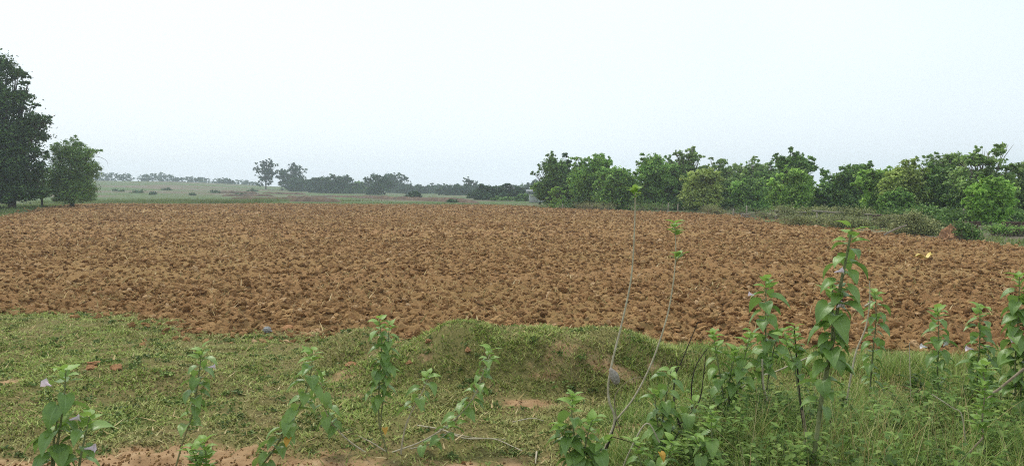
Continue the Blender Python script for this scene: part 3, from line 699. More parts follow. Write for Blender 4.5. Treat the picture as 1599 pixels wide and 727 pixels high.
for px, top, bot, w, D, shp, lab in FT:
    D = D*1.45 if D > 170 else D*1.1
    w = w*(1.05 if px in (415, 455) else 1.4); top -= 0 if px in (415, 455) else 2.5
    c = P(px, bot, D); lob = auto_lobes(px, top, bot-(bot-top)*.08, w, D, 7, shp)
    mt = 'deep' if 'light green' in lab or 'pale' in lab else 'far'
    airy_ = px in (415, 455, 731, 820)
    make_tree('distant_tree', lab, 'tree', (c.x, D), lob, int(w*2*(bot-top)*(4.6 if not airy_ else 2.6))+150, .24+.0016*D, mt, 'trees beyond the ploughed field', clumpf=.34 if not airy_ else .24, shell=.35)
HT_ = [(152, 270, 286, 8), (172, 273, 286, 11), (196, 275, 287, 8), (226, 276, 286, 6), (240, 274, 287, 14), (262, 277, 288, 9), (276, 281, 288, 6), (298, 279, 289, 11), (314, 280, 290, 8), (338, 282, 290, 9), (350, 281, 291, 6), (359, 283, 291, 5), (372, 284, 291, 9), (386, 286, 292, 7), (397, 287, 293, 5)]
for i, (px, top, bot, w) in enumerate(HT_):
    D = 465+(i*37) % 50; c = P(px, bot, D); gz = T(c.x, D); gp = (CAM_Z-gz)/D*F+HORIZON
    lob = auto_lobes(px, top-3, max(bot, min(gp, bot+4)), w*1.7, D, 6, 'round')
    nth = ['leftmost', 'second', 'third', 'fourth', 'fifth', 'sixth', 'seventh', 'eighth', 'ninth', 'tenth', 'eleventh', 'twelfth', 'thirteenth', 'fourteenth', 'last'][i]
    make_tree('skyline_tree', f'{nth} hazy tree from the left along the low skyline', 'tree', (c.x, D), lob, int(w*2*(bot-top)*5)+160, .95, 'far', 'hazy trees on the left skyline', limbs=False, shell=.3)

# --- scrub and cut-brush hedge on the right margin
def brush(label, spec, D, nleaf, mat='olive', twigs=70, lsz=.10, name='scrub_bush', group='scrub along the right field margin'):
    lob = px_lobes(D, spec); cx = np.mean([l[0] for l in lob]); bz = T(cx, D)
    root = thing(name, label, 'bush', (cx, D, bz), group)
    V, Qd = leaf_cloud(lob, nleaf, lsz, .5, 0, .5, .2, .7); V[:, 2] = np.maximum(V[:, 2], bz+.02)
    obj('foliage', mk('foliage', V-np.array((cx, D, bz)), [Qd], TM[mat]), root); mb = MB()
    for _ in range(twigs):
        l = random.choice(lob); b0 = Vector((l[0]+random.gauss(0, .4)*l[3], l[1]+random.gauss(0, .4)*l[4], T(l[0], l[1])-.02))
        e = Vector((l[0]+random.uniform(-1.1, 1.1)*l[3], l[1]+random.uniform(-1, 1)*l[4], l[2]+random.uniform(-.4, 1.15)*l[5]))
        mb.tube([b0, b0.lerp(e, .55)+Vector((0, 0, .1)), e], [.014, .01, .004], 3)
    tag(obj('twigs', mb.mesh('twigs', M['twig'], (cx, D, bz)), root), kind='stuff')
brush('grey green scrub at the foot of the grove\'s middle', [(1112, 327, 18, 7), (1125, 331, 12, 5)], 60, 1500)
brush('low scrub behind the pale rail hurdle', [(1195, 336, 14, 5), (1212, 338, 10, 4)], 52, 900)
brush('long grey brush heap at the left of the hedge', [(1240, 344, 20, 9), (1262, 345, 18, 9), (1285, 345, 18, 10)], 42, 3800)
brush('grey brush heap in the middle of the hedge', [(1305, 347, 18, 11), (1330, 347, 18, 11), (1350, 350, 14, 11)], 39, 3800)
brush('thin brown brush behind the middle of the hedge', [(1380, 346, 16, 10), (1395, 343, 12, 8)], 38, 1800)
brush('tall ragged brush heap left of the red earth heap', [(1410, 354, 22, 15), (1435, 352, 24, 17), (1456, 358, 14, 12), (1425, 337, 12, 8)], 33, 6500)
brush('dark green bush leaning over the red earth heap\'s right side', [(1508, 362, 15, 12), (1520, 368, 14, 8), (1500, 352, 9, 9)], 29.5, 2600, 'deep')
brush('low green bush on the grass right of the red earth heap', [(1555, 357, 20, 6), (1572, 358, 10, 5)], 32, 1500, 'mid')
brush('low green bush at the right edge below the bricks', [(1590, 360, 14, 7), (1612, 359, 14, 8)], 32, 1300, 'mid')
brush('brownish scrub under the rounded trees of the grove', [(915, 320, 22, 6), (945, 321, 22, 5)], 74, 1300)
brush('green scrub under the short dark tree in the grove', [(1000, 322, 22, 6), (1035, 323, 24, 6)], 68, 1600, 'deep')
brush('scrub under the dark left end of the grove', [(850, 322, 16, 5), (880, 323, 14, 4)], 80, 900, 'deep')
brush('low scrub along the fence before the wide leafy tree', [(1160, 328, 20, 6), (1190, 329, 16, 5)], 60, 1400, 'deep')

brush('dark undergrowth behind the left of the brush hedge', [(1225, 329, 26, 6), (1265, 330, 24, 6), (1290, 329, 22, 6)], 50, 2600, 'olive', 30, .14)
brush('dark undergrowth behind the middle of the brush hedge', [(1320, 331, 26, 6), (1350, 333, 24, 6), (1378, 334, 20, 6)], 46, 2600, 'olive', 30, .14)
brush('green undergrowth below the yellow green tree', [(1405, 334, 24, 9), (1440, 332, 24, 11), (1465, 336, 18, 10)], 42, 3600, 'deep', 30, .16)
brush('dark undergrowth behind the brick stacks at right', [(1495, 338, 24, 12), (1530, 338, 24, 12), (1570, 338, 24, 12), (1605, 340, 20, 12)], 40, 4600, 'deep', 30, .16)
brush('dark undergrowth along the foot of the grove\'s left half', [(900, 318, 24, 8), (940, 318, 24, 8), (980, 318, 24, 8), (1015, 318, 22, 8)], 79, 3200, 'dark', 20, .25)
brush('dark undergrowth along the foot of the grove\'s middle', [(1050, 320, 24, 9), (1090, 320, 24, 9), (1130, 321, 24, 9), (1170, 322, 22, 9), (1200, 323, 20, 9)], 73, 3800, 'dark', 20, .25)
for i, (px, py, w_, h_) in enumerate([(186, 298, 10, 3), (215, 300, 14, 3), (238, 303, 7, 3), (262, 296, 8, 2.5), (300, 304, 6, 2.5), (335, 300, 7, 2.5), (374, 304, 8, 2.5), (395, 298, 9, 2.5), (640, 306, 9, 3), (668, 312, 8, 3), (705, 315, 8, 3)]):
    g_ = G(px, py+1); brush(['leftmost', 'second', 'third', 'fourth', 'fifth', 'sixth', 'seventh', 'eighth', 'ninth', 'tenth', 'last'][i]+' low hazy bush from the left on the far pasture', [(px, py, w_, h_)], g_.y, 320, 'far', 8, .5, 'distant_bush', 'low bushes on the far pasture')
# --- fence posts, rails, hurdle
def post(px, top, bot, D, label):
    c = P(px, bot, D); gz = T(c.x, D); t_ = P(px, top, D)
    mb = MB(); rr = random.uniform(-.05, .05); mb.tube([(c.x, D, gz-.2), (c.x+rr*.5, D, (gz+t_.z)/2), (c.x+rr, D, t_.z)], [.06, .055, .045], 6)
    o = obj('fence_post', mb.mesh('fence_post', M['wood'], (c.x, D, gz)), None, (c.x, D, gz)); tag(o, label, 'post', 'wooden posts along the right field margin')
for px, top, bot, D, lab in [(878, 318, 328, 78, 'leftmost weathered post at the foot of the grove'), (925, 320, 329, 74, 'short post below the rounded mid green tree'), (1043, 316, 330, 67, 'pale post before the dense dark trees of the grove'), (1058, 318, 331, 66, 'thin post just right of the pale post before the dark trees'), (1145, 326, 338, 56, 'upright pale post left of the low hurdle'),
                              (1166, 321, 340, 54, 'tall thin post above the low hurdle'), (1505, 325, 352, 40, 'thin tall post behind the red earth heap'), (1564, 344, 352, 40, 'short pale post right of the bare trunk'), (1596, 350, 360, 34, 'short post at the right edge by the bricks')]:
    post(px, top, bot, D, lab)
D = 53; c = P(1172, 342, D); gz = T(c.x, D); hd = thing('hurdle', 'low pale wooden hurdle of rails and stakes at the grove edge', 'hurdle', (c.x, D, gz))
for px in (1158, 1163, 1167, 1184):
    a_ = P(px, 333.5, D); mb = MB(); mb.tube([(a_.x, D, gz-.1), (a_.x, D, a_.z)], [.05, .045], 6); obj('stake', mb.mesh('stake', M['wood'], hd.location), hd)
for y0, y1 in ((334.5, 336.5), (338, 339)):
    mb = MB(); mb.tube([P(1158, y0, D-.06), P(1170, y0+.4, D-.06), P(1185, y1, D-.06)], [.05, .045, .04], 6); obj('rail', mb.mesh('rail', M['wood'], hd.location), hd)
def rail(pts, D, r, lab, supports):
    p = [P(x, y_, D) for x, y_ in pts]; c = p[0]; gz = T(c.x, D); root = thing('pole_rail', lab, 'rail', (c.x, D, gz))
    mb = MB(); mb.tube(spline(p, 3), r, 6); obj('pole', mb.mesh('pole', M['wood'], root.location), root)
    for x, y_ in supports:
        a_ = P(x, y_, D+.08); mb = MB(); mb.tube([(a_.x, D+.08, T(a_.x, D)-.1), (a_.x, D+.08, a_.z+.04)], [.05, .045], 6); obj('support', mb.mesh('support', M['wood'], root.location), root)
rail([(1205, 329), (1240, 331), (1262, 331.5)], 50, .05, 'pale pole rail behind the left of the brush hedge', [(1212, 329.5), (1250, 331.2)])
rail([(1268, 329), (1300, 331.5), (1328, 333)], 46, .06, 'long pale pole rail below the wide dark tree', [(1276, 329.5), (1320, 332.6)])
rail([(1350, 334.5), (1385, 336), (1410, 336.5)], 44, .05, 'thin pole rail below the light green bushy tree', [(1356, 334.6), (1402, 336.4)])
rail([(1527, 353.5), (1550, 353.5), (1575, 355)], 36, .035, 'low pale pole rail on the grass below the bare trunk', [(1532, 353.5), (1570, 354.8)])
D = 32; a_, b_ = P(1380, 367, D), P(1416, 351, D-.3); gz = T(a_.x, D); mb = MB(); mb.tube([(a_.x, D, gz+.05), a_.lerp(b_, .5)+Vector((0, 0, .04)), b_], [.05, .045, .03], 6)
tag(obj('fallen_pole', mb.mesh('fallen_pole', M['wood'], (a_.x, D, gz)), None, (a_.x, D, gz)), 'slanting grey pole leaning on the tall ragged brush heap', 'pole')

# --- brick stacks: every brick a piece
bm_ = MB(); bm_.box((0, 0, 0), (.30, .15, .10)); BR = bm_.mesh('brick', M['brick'])
def brick_stack(px, py, D, nx, nz, label, ny=2):
    c = P(px, py, D); gz = T(c.x, D); root = thing('brick_stack', label, 'bricks', (c.x, D, gz), 'stacks of old bricks on the right')
    for kz in range(nz):
        for kx in range(nx):
            for ky in range(ny):
                if kz == nz-1 and random.random() < .3: continue
                obj('brick', BR, root, ((kx-nx/2+.5*(kz % 2)*.5)*.318+random.uniform(-.012, .012), ky*.17+random.uniform(-.015, .015), .05+kz*.107), (0, 0, random.uniform(-.06, .06)))
brick_stack(1516, 352, 37, 4, 4, 'low stack of dark red bricks behind the red earth heap')
brick_stack(1592, 358, 34, 4, 5, 'dark brown brick stack cut by the right edge')
brick_stack(1390, 345, 41, 5, 6, 'dark brick stack showing behind the hedge')

# --- red earth heap
D = 30; c = P(1484, 373, D); gz = T(c.x, D); bm = bmesh.new(); bmesh.ops.create_icosphere(bm, subdivisions=5, radius=1)
from mathutils import noise as MNZ
for v in bm.verts:
    p = v.co.copy(); n1 = fbm(np.array([p.x*2+5, ]), np.array([p.y*2+p.z*2.3]), 4, 3)[0]; n2 = fbm(np.array([p.x*6+5, ]), np.array([p.y*6+p.z*5]), 3, 8)[0]
    q = p*(.75+.25*n1+.32*MNZ.fractal(p*2.2, 1.0, 2.0, 4)+.12*MNZ.noise(p*9)); w_ = 1.0-.35*max(0, q.z); v.co = Vector((q.x*.46*w_, q.y*.5*w_, max(q.z, -.15)*.60))
me = bpy.data.meshes.new('earth_heap'); bm.to_mesh(me); bm.free(); me.materials.append(M['heap'])
tag(obj('earth_heap', me, None, (c.x, D, gz)), 'rough cone-shaped heap of red earth beside the brush hedge', 'earth heap')

# --- yellow plastic scrap on the field
c = G(1441, 407); D = c.y; V = []; nx, ny = 12, 5
for j in range(ny):
    for i in range(nx):
        u, v = i/(nx-1), j/(ny-1); V.append(((u-.5)*.5, (v-.5)*.16, .04+.05*math.sin(u*7)+.04*math.sin(v*5+u*3)+(.06*(u > .8))))
V = np.array(V); Qd = [(j*nx+i, j*nx+i+1, (j+1)*nx+i+1, (j+1)*nx+i) for j in range(ny-1) for i in range(nx-1)]
o = obj('plastic_sheet', mk('plastic_sheet', V, [Qd], M['plastic'], True), None, (c.x, c.y, c.z+.08)); sm = o.modifiers.new('thick', 'SOLIDIFY'); sm.thickness = .006
tag(o, 'crumpled yellow plastic scrap lying on the ploughed soil', 'plastic scrap')

# --- pale shed behind the thicket
D = 118; c = P(836, 322, D); gz = T(c.x, D); sh = thing('shed', 'small pale open shed half hidden beside the grove', 'shed', (c.x, D, gz))
mb = MB(); mb.box((c.x+.6, D+2.2, gz+.55), (3.2, .2, 1.1)); obj('wall', mb.mesh('wall', M['plaster'], sh.location), sh)
for dx in (-.9, .45, 1.9):
    mb = MB(); mb.box((c.x+dx, D, gz+.85), (.18, .18, 1.7)); obj('post', mb.mesh('post', M['plaster'], sh.location), sh)
mb = MB(); mb.box((c.x+.5, D+1.1, gz+1.86), (3.9, 3.0, .30), rot=(.06, 0, 0)); obj('roof', mb.mesh('roof', M['tin'], sh.location), sh)

# --- earth bunds beyond the field
BD = [((340, 301), (405, 303), 'hazy thin earth bund far left below the skyline trees'), ((345, 306), (430, 306.5), 'dark earth bund left of the tall tree pair\'s foot'), ((360, 311), (470, 312), 'near dark earth bund before the tall tree pair'), ((410, 302), (480, 304), 'dark earth bank right under the tall tree pair'),
      ((445, 310), (510, 311), 'short dark bund right of the tall tree pair'), ((500, 307), (600, 309.5), 'brown bund below the wide dark round tree'), ((560, 309), (650, 312.5), 'long reddish brown bank left of the small low tree'), ((640, 312), (745, 317), 'dark sloping bank right of the small low tree'), ((455, 314.5), (530, 315.2), 'pale streaked bund just beyond the field edge')]
for (x0, y0), (x1, y1), lab in BD:
    a_, b_ = G(x0, y0), G(x1, y1); mid = (a_+b_)/2; n_ = 14; V = []; 
    dv = (b_-a_); dv.z = 0; side = Vector((-dv.y, dv.x, 0)).normalized(); hh_ = random.uniform(.5, .8)
    for i in range(n_+1):
        p = a_.lerp(b_, i/n_); p += side*random.uniform(-.3, .3); e = min(1, min(i, n_-i)/1.5); gz = T(p.x, p.y)
        for sgn, zz in ((-1.1, -.15), (-.5, hh_*random.uniform(.7, 1.1)*e), (.5, hh_*random.uniform(.7, 1.1)*e), (1.1, -.15)):
            q = p+side*sgn; V.append((q.x-mid.x, q.y-mid.y, gz+zz-mid.z))
    Qd = [(4*i+k_, 4*i+k_+1, 4*i+k_+5, 4*i+k_+4) for i in range(n_) for k_ in range(3)]
    tag(obj('earth_bund', mk('earth_bund', np.array(V), [Qd], M['bund']), None, mid), lab, 'earth bund', 'earth bunds beyond the field')

# ------------------------------------------------------------------ single stones and lumps on the bank
def lump(name, px, py, r, mat, label, cat, i, sq=1., group=None):
    g_ = G(px, py); z = float(zbank(np.array([g_.x]), np.array([g_.y]))[0]); me = clod_mesh(200+i, 3, mat, name)
    tag(obj(name, me, None, (g_.x, g_.y, z+r*(.45 if name == 'stone' else .10)*sq), (random.uniform(-.2, .2), random.uniform(-.2, .2), random.uniform(0, 6)), (r, r, r*sq)), label, cat, group)
lump('stone', 418, 520, .085, M['stone'], 'grey stone lying on grass at the field\'s front edge', 'stone', 1, 1.3)
LG = 'earth lumps on the bank'
for i, (px, py, r, lab) in enumerate([(153, 566, .10, 'larger orange earth lump, upper of the pair on the left bank'), (182, 575, .08, 'smaller orange earth lump, right of the pair on the left bank'), (140, 577, .09, 'flat reddish earth lump left below the pair on the bank'), (226, 535, .06, 'reddish earth lump on upper left turf'), (552, 568, .09, 'brown earth lump beside the upright leafy stem'), (310, 516, .11, 'reddish clod fallen from field edge right of left turf'), (668, 533, .06, 'small orange clod on grass below the field edge'), (640, 566, .05, 'tiny orange crumb on the turf left of the mound'), (730, 548, .06, 'reddish bare lump at the left shoulder of the mound'), (448, 514, .12, 'clod on the grass right of the grey stone')]):
    lump('earth_lump', px, py, r, M['orange'], lab, 'earth lump', 10+i, .8, LG)

# ------------------------------------------------------------------ broad-leaved weeds (heart-shaped leaves, pink trumpet flowers)
def leaf_mesh(name, mat, th0, th1, fold, seed):
    rs = random.Random(seed); ts = [0, .07, .18, .33, .5, .68, .85, 1]; ws = [.17, .31, .37, .355, .285, .18, .085, .004]; A = [-1, -.5, 0, .5, 1]
    y_, z_ = .30, .10; V = []; ac = []; prev = 0; skew = rs.uniform(-.06, .06)
    for t, w_ in zip(ts, ws):
        th = R(th0+(th1-th0)*t**.8); y_ += math.cos(th)*(t-prev); z_ += math.sin(th)*(t-prev); prev = t
        for a_ in A:
            bk_ = -.15*a_*a_*(1-min(1, t/.18)); wave = rs.uniform(-.02, .02)*abs(a_)
            V.append((a_*w_*math.cos(fold)+skew*t, y_+math.cos(th)*bk_-math.sin(th)*abs(a_)*w_*math.sin(fold), z_+math.sin(th)*bk_+math.cos(th)*abs(a_)*w_*math.sin(fold)+wave)); ac.append(a_*w_/.43 if t > .9 else a_)
    Qd = [(r_*5+k_, r_*5+k_+1, r_*5+k_+6, r_*5+k_+5) for r_ in range(7) for k_ in range(4)]
    b = len(V); 
    for p_, r_ in (((0, 0, 0), .018), ((0, .17, .09), .014), ((0, .31, .10), .010)):
        for k_ in range(3):
            an = k_*2.094; V.append((p_[0]+math.cos(an)*r_, p_[1], p_[2]+math.sin(an)*r_)); ac.append(0)
    Qd += [(b+r_*3+k_, b+r_*3+(k_+1) % 3, b+r_*3+3+(k_+1) % 3, b+r_*3+3+k_) for r_ in range(2) for k_ in range(3)]
    return mk(name, np.array(V), [np.array(Qd)], mat, True, {'across': ac})
LEAF = {}
for key, mt in (('old', M['leaf']), ('young', M['leaf_young']), ('yellow', M['leaf_yellow'])):
    LEAF[key] = [leaf_mesh('leaf', mt, random.uniform(-25, 5) if key != 'young' else random.uniform(5, 35), random.uniform(-85, -50) if key != 'young' else random.uniform(-50, 0), random.uniform(.15, .5), i) for i in range(6)]
def flower_mesh(mat):
    V = []; n = 10; rows = [(0, .07), (.3, .12), (.65, .19), (.95, .34), (1.08, .50)]
    for i, (t, r_) in enumerate(rows):
        for k_ in range(n):
            an = 2*math.pi*k_/n; q = r_*(1+.12*math.cos(5*an)*(i/4)**2); V.append((math.cos(an)*q, t, math.sin(an)*q))
    Qd = [(i*n+k_, i*n+(k_+1) % n, (i+1)*n+(k_+1) % n, (i+1)*n+k_) for i in range(4) for k_ in range(n)]
    return mk('flower', np.array(V), [np.array(Qd)], mat, True)
FL = flower_mesh(M['flower']); FLW = flower_mesh(M['flower_white'])

def weed(label, stems, D, leaf, flowers=(), yellow=(), name='flowering_weed', stem_mat='stem', spacing=.05, r=.007, group='broad-leaved weeds in the foreground', wflower=False, young=.16, seed=0, fsize=.046):
    """stems: list of dicts/tuples (pixel points from tip to foot, start, end of leafy span 0..1)"""
    rr = random.Random(int(D*100)+len(label)+seed)
    fx, fy = stems[0][0][-1][:2]; c = P(fx, fy, D); gz = T(c.x, D); root = thing(name, label, 'plant', (c.x, D, gz), group); off = Vector((c.x, D, gz))
    for si, st in enumerate(stems):
        pts = st[0]; lo, hi = st[1], st[2]; smat = st[3] if len(st) > 3 else stem_mat; rad = st[4] if len(st) > 4 else r; drop = st[5] if len(st) > 5 else True
        p3 = [P(q[0], q[1], D+(q[2] if len(q) > 2 else 0)) for q in pts]
        if drop and p3[-1].z > T(p3[-1].x, p3[-1].y):
            e = p3[-1]; d = (e-p3[-2]).normalized(); zz = T(e.x, e.y); L_ = e.z-zz
            p3.append(Vector((e.x+np.clip(d.x/max(-d.z, .4), -.5, .5)*L_*.6, e.y, zz-.03)))
        sp_ = spline(p3, 6); nn = len(sp_); mb = MB(); mb.tube([v-off for v in sp_], [rad*(.45+.55*min(1, (i/nn)*1.6)) for i in range(nn)], 6)
        obj('stem', mb.mesh('stem', M[smat], (0, 0, 0), True), root)
        acc = [0]; 
        for i in range(1, nn): acc.append(acc[-1]+(sp_[i]-sp_[i-1]).length)
        tot = acc[-1]; s_ = lo*tot; k_ = rr.random()*6
        while s_ < hi*tot:
            i = next(j for j in range(nn) if acc[j] >= s_-1e-9); p = sp_[max(0, i-1)].lerp(sp_[i], (s_-acc[i-1])/max(1e-6, acc[i]-acc[i-1]) if i else 0)
            f = (s_-lo*tot)/max(1e-6, (hi-lo)*tot); yg = s_ < young*min(tot, 1.0)*.6+lo*tot
            k_ += 2.4+rr.uniform(-.4, .4)
            sz = leaf*(rr.uniform(.5, .75) if yg else rr.uniform(.7, 1.15))
            tilt = rr.uniform(.1, .7) if yg else rr.uniform(-.35, .35)
            obj('leaf', rr.choice(LEAF['young' if yg else 'old']), root, p-off, (tilt, rr.uniform(-.3, .3), k_), sz)
            s_ += spacing*.66*(rr.uniform(.35, .7) if yg else rr.uniform(.6, 1.3))
    for px, py in flowers:
        p = P(px, py, D-.05); sgn = 1 if px > fx else -1
        obj('flower', FLW if wflower else FL, root, p-off, (rr.uniform(.0, .5), 0, rr.uniform(.9, 2.0)*(-sgn)), fsize*rr.uniform(.85, 1.15))
    for px, py in yellow:
        o = obj('leaf', rr.choice(LEAF['yellow']), root, P(px, py, D-.03)-off, (rr.uniform(-.2, .1), 0, rr.uniform(2.4, 3.6)), leaf*.62); o['label'] = 'yellowed hanging leaf'
    return root

weed('large-leaved weed with pink flowers at the lower left corner', [([(103, 578), (100, 620), (92, 680), (82, 740)], 0, .9), ([(140, 650), (133, 680), (122, 740)], 0, .9), ([(92, 640), (84, 690), (80, 745)], .1, .9)], 3.9, .135, [(80, 602), (108, 655), (132, 700)], spacing=.042)
weed('slender flowering weed on the left turf with one pink flower', [([(315, 545), (311, 580), (302, 640), (287, 685), (274, 730)], 0, .68)], 5.2, .115, [(325, 573)], spacing=.036)
weed('low bright green sprig at bottom edge before the slender weed', [([(318, 690), (322, 715), (320, 760)], 0, .8), ([(300, 700), (308, 725), (318, 760)], 0, .6)], 4.5, .12, spacing=.03, young=.7)
weed('leafy arching stem with a yellowed leaf in lower left centre', [([(489, 548), (484, 590), (470, 630), (445, 672), (425, 705), (402, 735)], 0, .88, 'stem', .007)], 5.1, .125, yellow=[(453, 682)], spacing=.036)
weed('straggling many-stemmed weed in the lower middle', [([(592, 498), (596, 540), (592, 600), (592, 660), (600, 690), (605, 708)], 0, .66, 'stem', .007),
   ([(608, 505), (604, 560), (598, 620), (594, 670)], .0, .7, 'stem', .006, False),
   ([(500, 585), (505, 630), (520, 662), (548, 690), (585, 712), (605, 708)], .02, .5, 'stem_pale', .006), 
   ([(768, 545, .2), (755, 580, .2), (742, 615, .15), (720, 645, .1), (690, 670), (655, 690), (622, 702), (605, 708)], .0, .5, 'stem_pale', .006),
   ([(670, 585), (660, 610), (648, 632), (635, 660), (628, 690)], .0, .45, 'stem_pale', .007),
   ([(560, 680), (580, 690), (605, 706)], .9, .9, 'stem_pale', .006, False), ([(712, 665), (690, 682), (668, 694), (640, 700)], 0, .7, 'stem_pale', .006, False)], 5.55, .115, yellow=[(600, 668)], spacing=.038)
weed('small green sprig at the mound\'s left top edge', [([(770, 512), (771, 525)], 0, .7)], 8.0, .10, spacing=.03, young=.9)
weed('small green sprig on turf left of the mound', [([(727, 558), (725, 575)], 0, .8), ([(722, 565), (724, 578)], 0, .8)], 7.5, .09, spacing=.03, young=.9)
weed('compact bright leafy weed at bottom centre', [([(895, 618), (893, 650), (900, 700), (908, 745)], 0, .85), ([(925, 655), (915, 690), (909, 745)], 0, .8), ([(872, 665), (888, 700), (905, 745)], 0, .8), ([(945, 690), (930, 715), (912, 750)], 0, .8)], 4.7, .13, spacing=.036, young=.3)
weed('tall twin-stemmed weed with leaf tufts only at its tips', [([(992, 296), (991, 350), (986, 430), (972, 500), (957, 560), (950, 600), (951, 625), (960, 655), (948, 690), (940, 720)], 0, .032, 'stem_pale', .0092),
   ([(1054, 350), (1055, 400), (1050, 450), (1040, 500), (1018, 565), (990, 620), (962, 655)], 0, .06, 'stem_pale', .0062, False),
   ([(962, 655), (952, 685), (944, 705), (940, 725)], 2, 2, 'stem_dark', .014), ([(1008, 588), (985, 592), (963, 612), (960, 635), (968, 672)], 2, 2, 'stem_brown', .004, False),
   ([(1062, 398), (1056, 408)], 0, .9, 'stem', .004, False), ([(952, 680), (985, 690), (1010, 704), (1030, 712)], 2, 2, 'stem_dark', .006, False)], 5.3, .105, spacing=.022, young=1.5)
weed('bare dark dead stems standing left of the tall grass', [([(1090, 502), (1068, 555), (1054, 590), (1053, 630), (1062, 665), (1070, 695)], 2, 2, 'stem_dark', .0065), ([(1106, 542), (1088, 568), (1080, 600), (1080, 640), (1068, 668)], 2, 2, 'stem_dark', .0055, False), ([(1103, 545), (1098, 590), (1092, 625), (1075, 652), (1058, 662)], 2, 2, 'stem_dark', .005, False), ([(1056, 556), (1057, 575), (1054, 590)], 2, 2, 'stem_dark', .004, False)], 5.35, .1, name='dead_weed')
weed('flowering weed with pink trumpet flower left of the tallest weed', [([(1196, 436), (1196, 480), (1195, 540), (1190, 590), (1196, 630), (1200, 670)], 0, .55, 'stem', .008), ([(1215, 520), (1205, 560), (1197, 610)], 0, .6, 'stem', .006, False)], 5.6, .145, [(1178, 461)], spacing=.045)
weed('tallest large-leaved weed with thick pale stem at right', [([(1330, 357), (1322, 400), (1312, 450), (1303, 520), (1288, 590), (1278, 660), (1268, 740)], 0, .58, 'stem', .013), ([(1300, 445), (1300, 500), (1296, 560), (1285, 620)], .05, .75, 'stem', .007, False)], 4.2, .135, [(1303, 425), (1306, 480)], spacing=.042)
weed('drooping weed just right of the tallest weed', [([(1366, 455), (1368, 500), (1362, 560), (1358, 620)], 0, .75)], 6.2, .12, spacing=.04)
weed('bare pale twig leaning between the tallest weed and its neighbour', [([(1358, 438), (1358, 470), (1352, 510), (1338, 545), (1330, 580), (1320, 640)], 2, 2, 'stem_pale', .007), ([(1362, 470), (1350, 478)], 2, 2, 'stem_pale', .008, False)], 5.6, .1, name='dead_weed')
weed('dark-stemmed small weed left of the tallest weed', [([(1240, 508), (1244, 560), (1250, 630), (1258, 700), (1250, 745)], 0, .3, 'stem_dark', .007), ([(1225, 525), (1240, 570), (1248, 620)], 0, .5, 'stem', .005, False)], 4.7, .10, spacing=.035, young=.4)
weed('weed with white flowers standing in the right tall grass', [([(1464, 482), (1466, 530), (1464, 580), (1466, 650)], 0, .7)], 6.2, .13, [(1448, 542), (1473, 540)], spacing=.038, wflower=True)
weed('leafy weed second from the right edge in tall grass', [([(1530, 480), (1530, 530), (1526, 600), (1530, 680)], 0, .7), ([(1545, 545), (1538, 590), (1532, 640)], 0, .7, 'stem', .006, False)], 5.8, .13, [(1520, 545)], spacing=.038)
weed('tall dark-leaved weed at the right edge', [([(1592, 430), (1590, 500), (1585, 580), (1590, 690)], 0, .75), ([(1605, 460), (1600, 540), (1592, 640)], 0, .8)], 5.4, .14, [(1588, 530)], spacing=.04)
weed('yellow green broad-leaved weed in front of the right tall grass', [([(1535, 572), (1538, 610), (1534, 660), (1540, 745)], 0, .6, 'stem_brown', .006)], 4.6, .12, spacing=.032, young=.9)
weed('bushy weed among dead stems left of the pink-flowered weed', [([(1113, 520), (1120, 560), (1130, 620), (1140, 680)], 0, .8), ([(1150, 545), (1140, 590), (1138, 650)], 0, .8), ([(1172, 520), (1160, 570), (1145, 640)], 0, .7)], 5.5, .12, spacing=.042, young=.3)
weed('pale large-leaved weed beside the bare dark dead stems', [([(1048, 578), (1040, 620), (1030, 690)], 0, .8), ([(1022, 615), (1026, 650), (1030, 700)], 0, .8), ([(1085, 630), (1070, 660), (1045, 700)], 0, .7)], 5.0, .125, spacing=.045, young=.12)
weed('leafy weed low in the grass below the dead stems', [([(1110, 640), (1112, 690), (1115, 745)], 0, .8), ([(1085, 680), (1098, 710), (1112, 750)], 0, .8)], 4.5, .11, spacing=.034, young=.4)
weed('leafy weed at the bottom edge with a yellow leaf', [([(990, 690), (1000, 720), (1005, 760)], 0, .8), ([(1050, 690), (1040, 720), (1015, 760)], 0, .8)], 4.5, .11, yellow=[(1028, 705)], spacing=.034, young=.35)

# grey papery pouch clinging to the left stem of the twin-stemmed weed
D = 5.27; c = P(959, 587, D); bm = bmesh.new(); bmesh.ops.create_icosphere(bm, subdivisions=3, radius=1)
for v in bm.verts:
    q = v.co; k_ = 1-.35*max(0, q.z)-.12*max(0, -q.z); n1 = vnoise(np.array([q.x*4+3]), np.array([q.y*4+q.z*5]), 4)[0]
    v.co = Vector((q.x*.034*k_, q.y*.030*k_, q.z*.068))*(.88+.25*n1)
me = bpy.data.meshes.new('papery_pouch'); bm.to_mesh(me); bm.free(); me.materials.append(M['pouch'])
for p_ in me.polygons: p_.use_smooth = True
tag(obj('papery_pouch', me, None, c, (0, -.42, 0)), 'grey papery pouch clinging to the thin left stem', 'pouch')

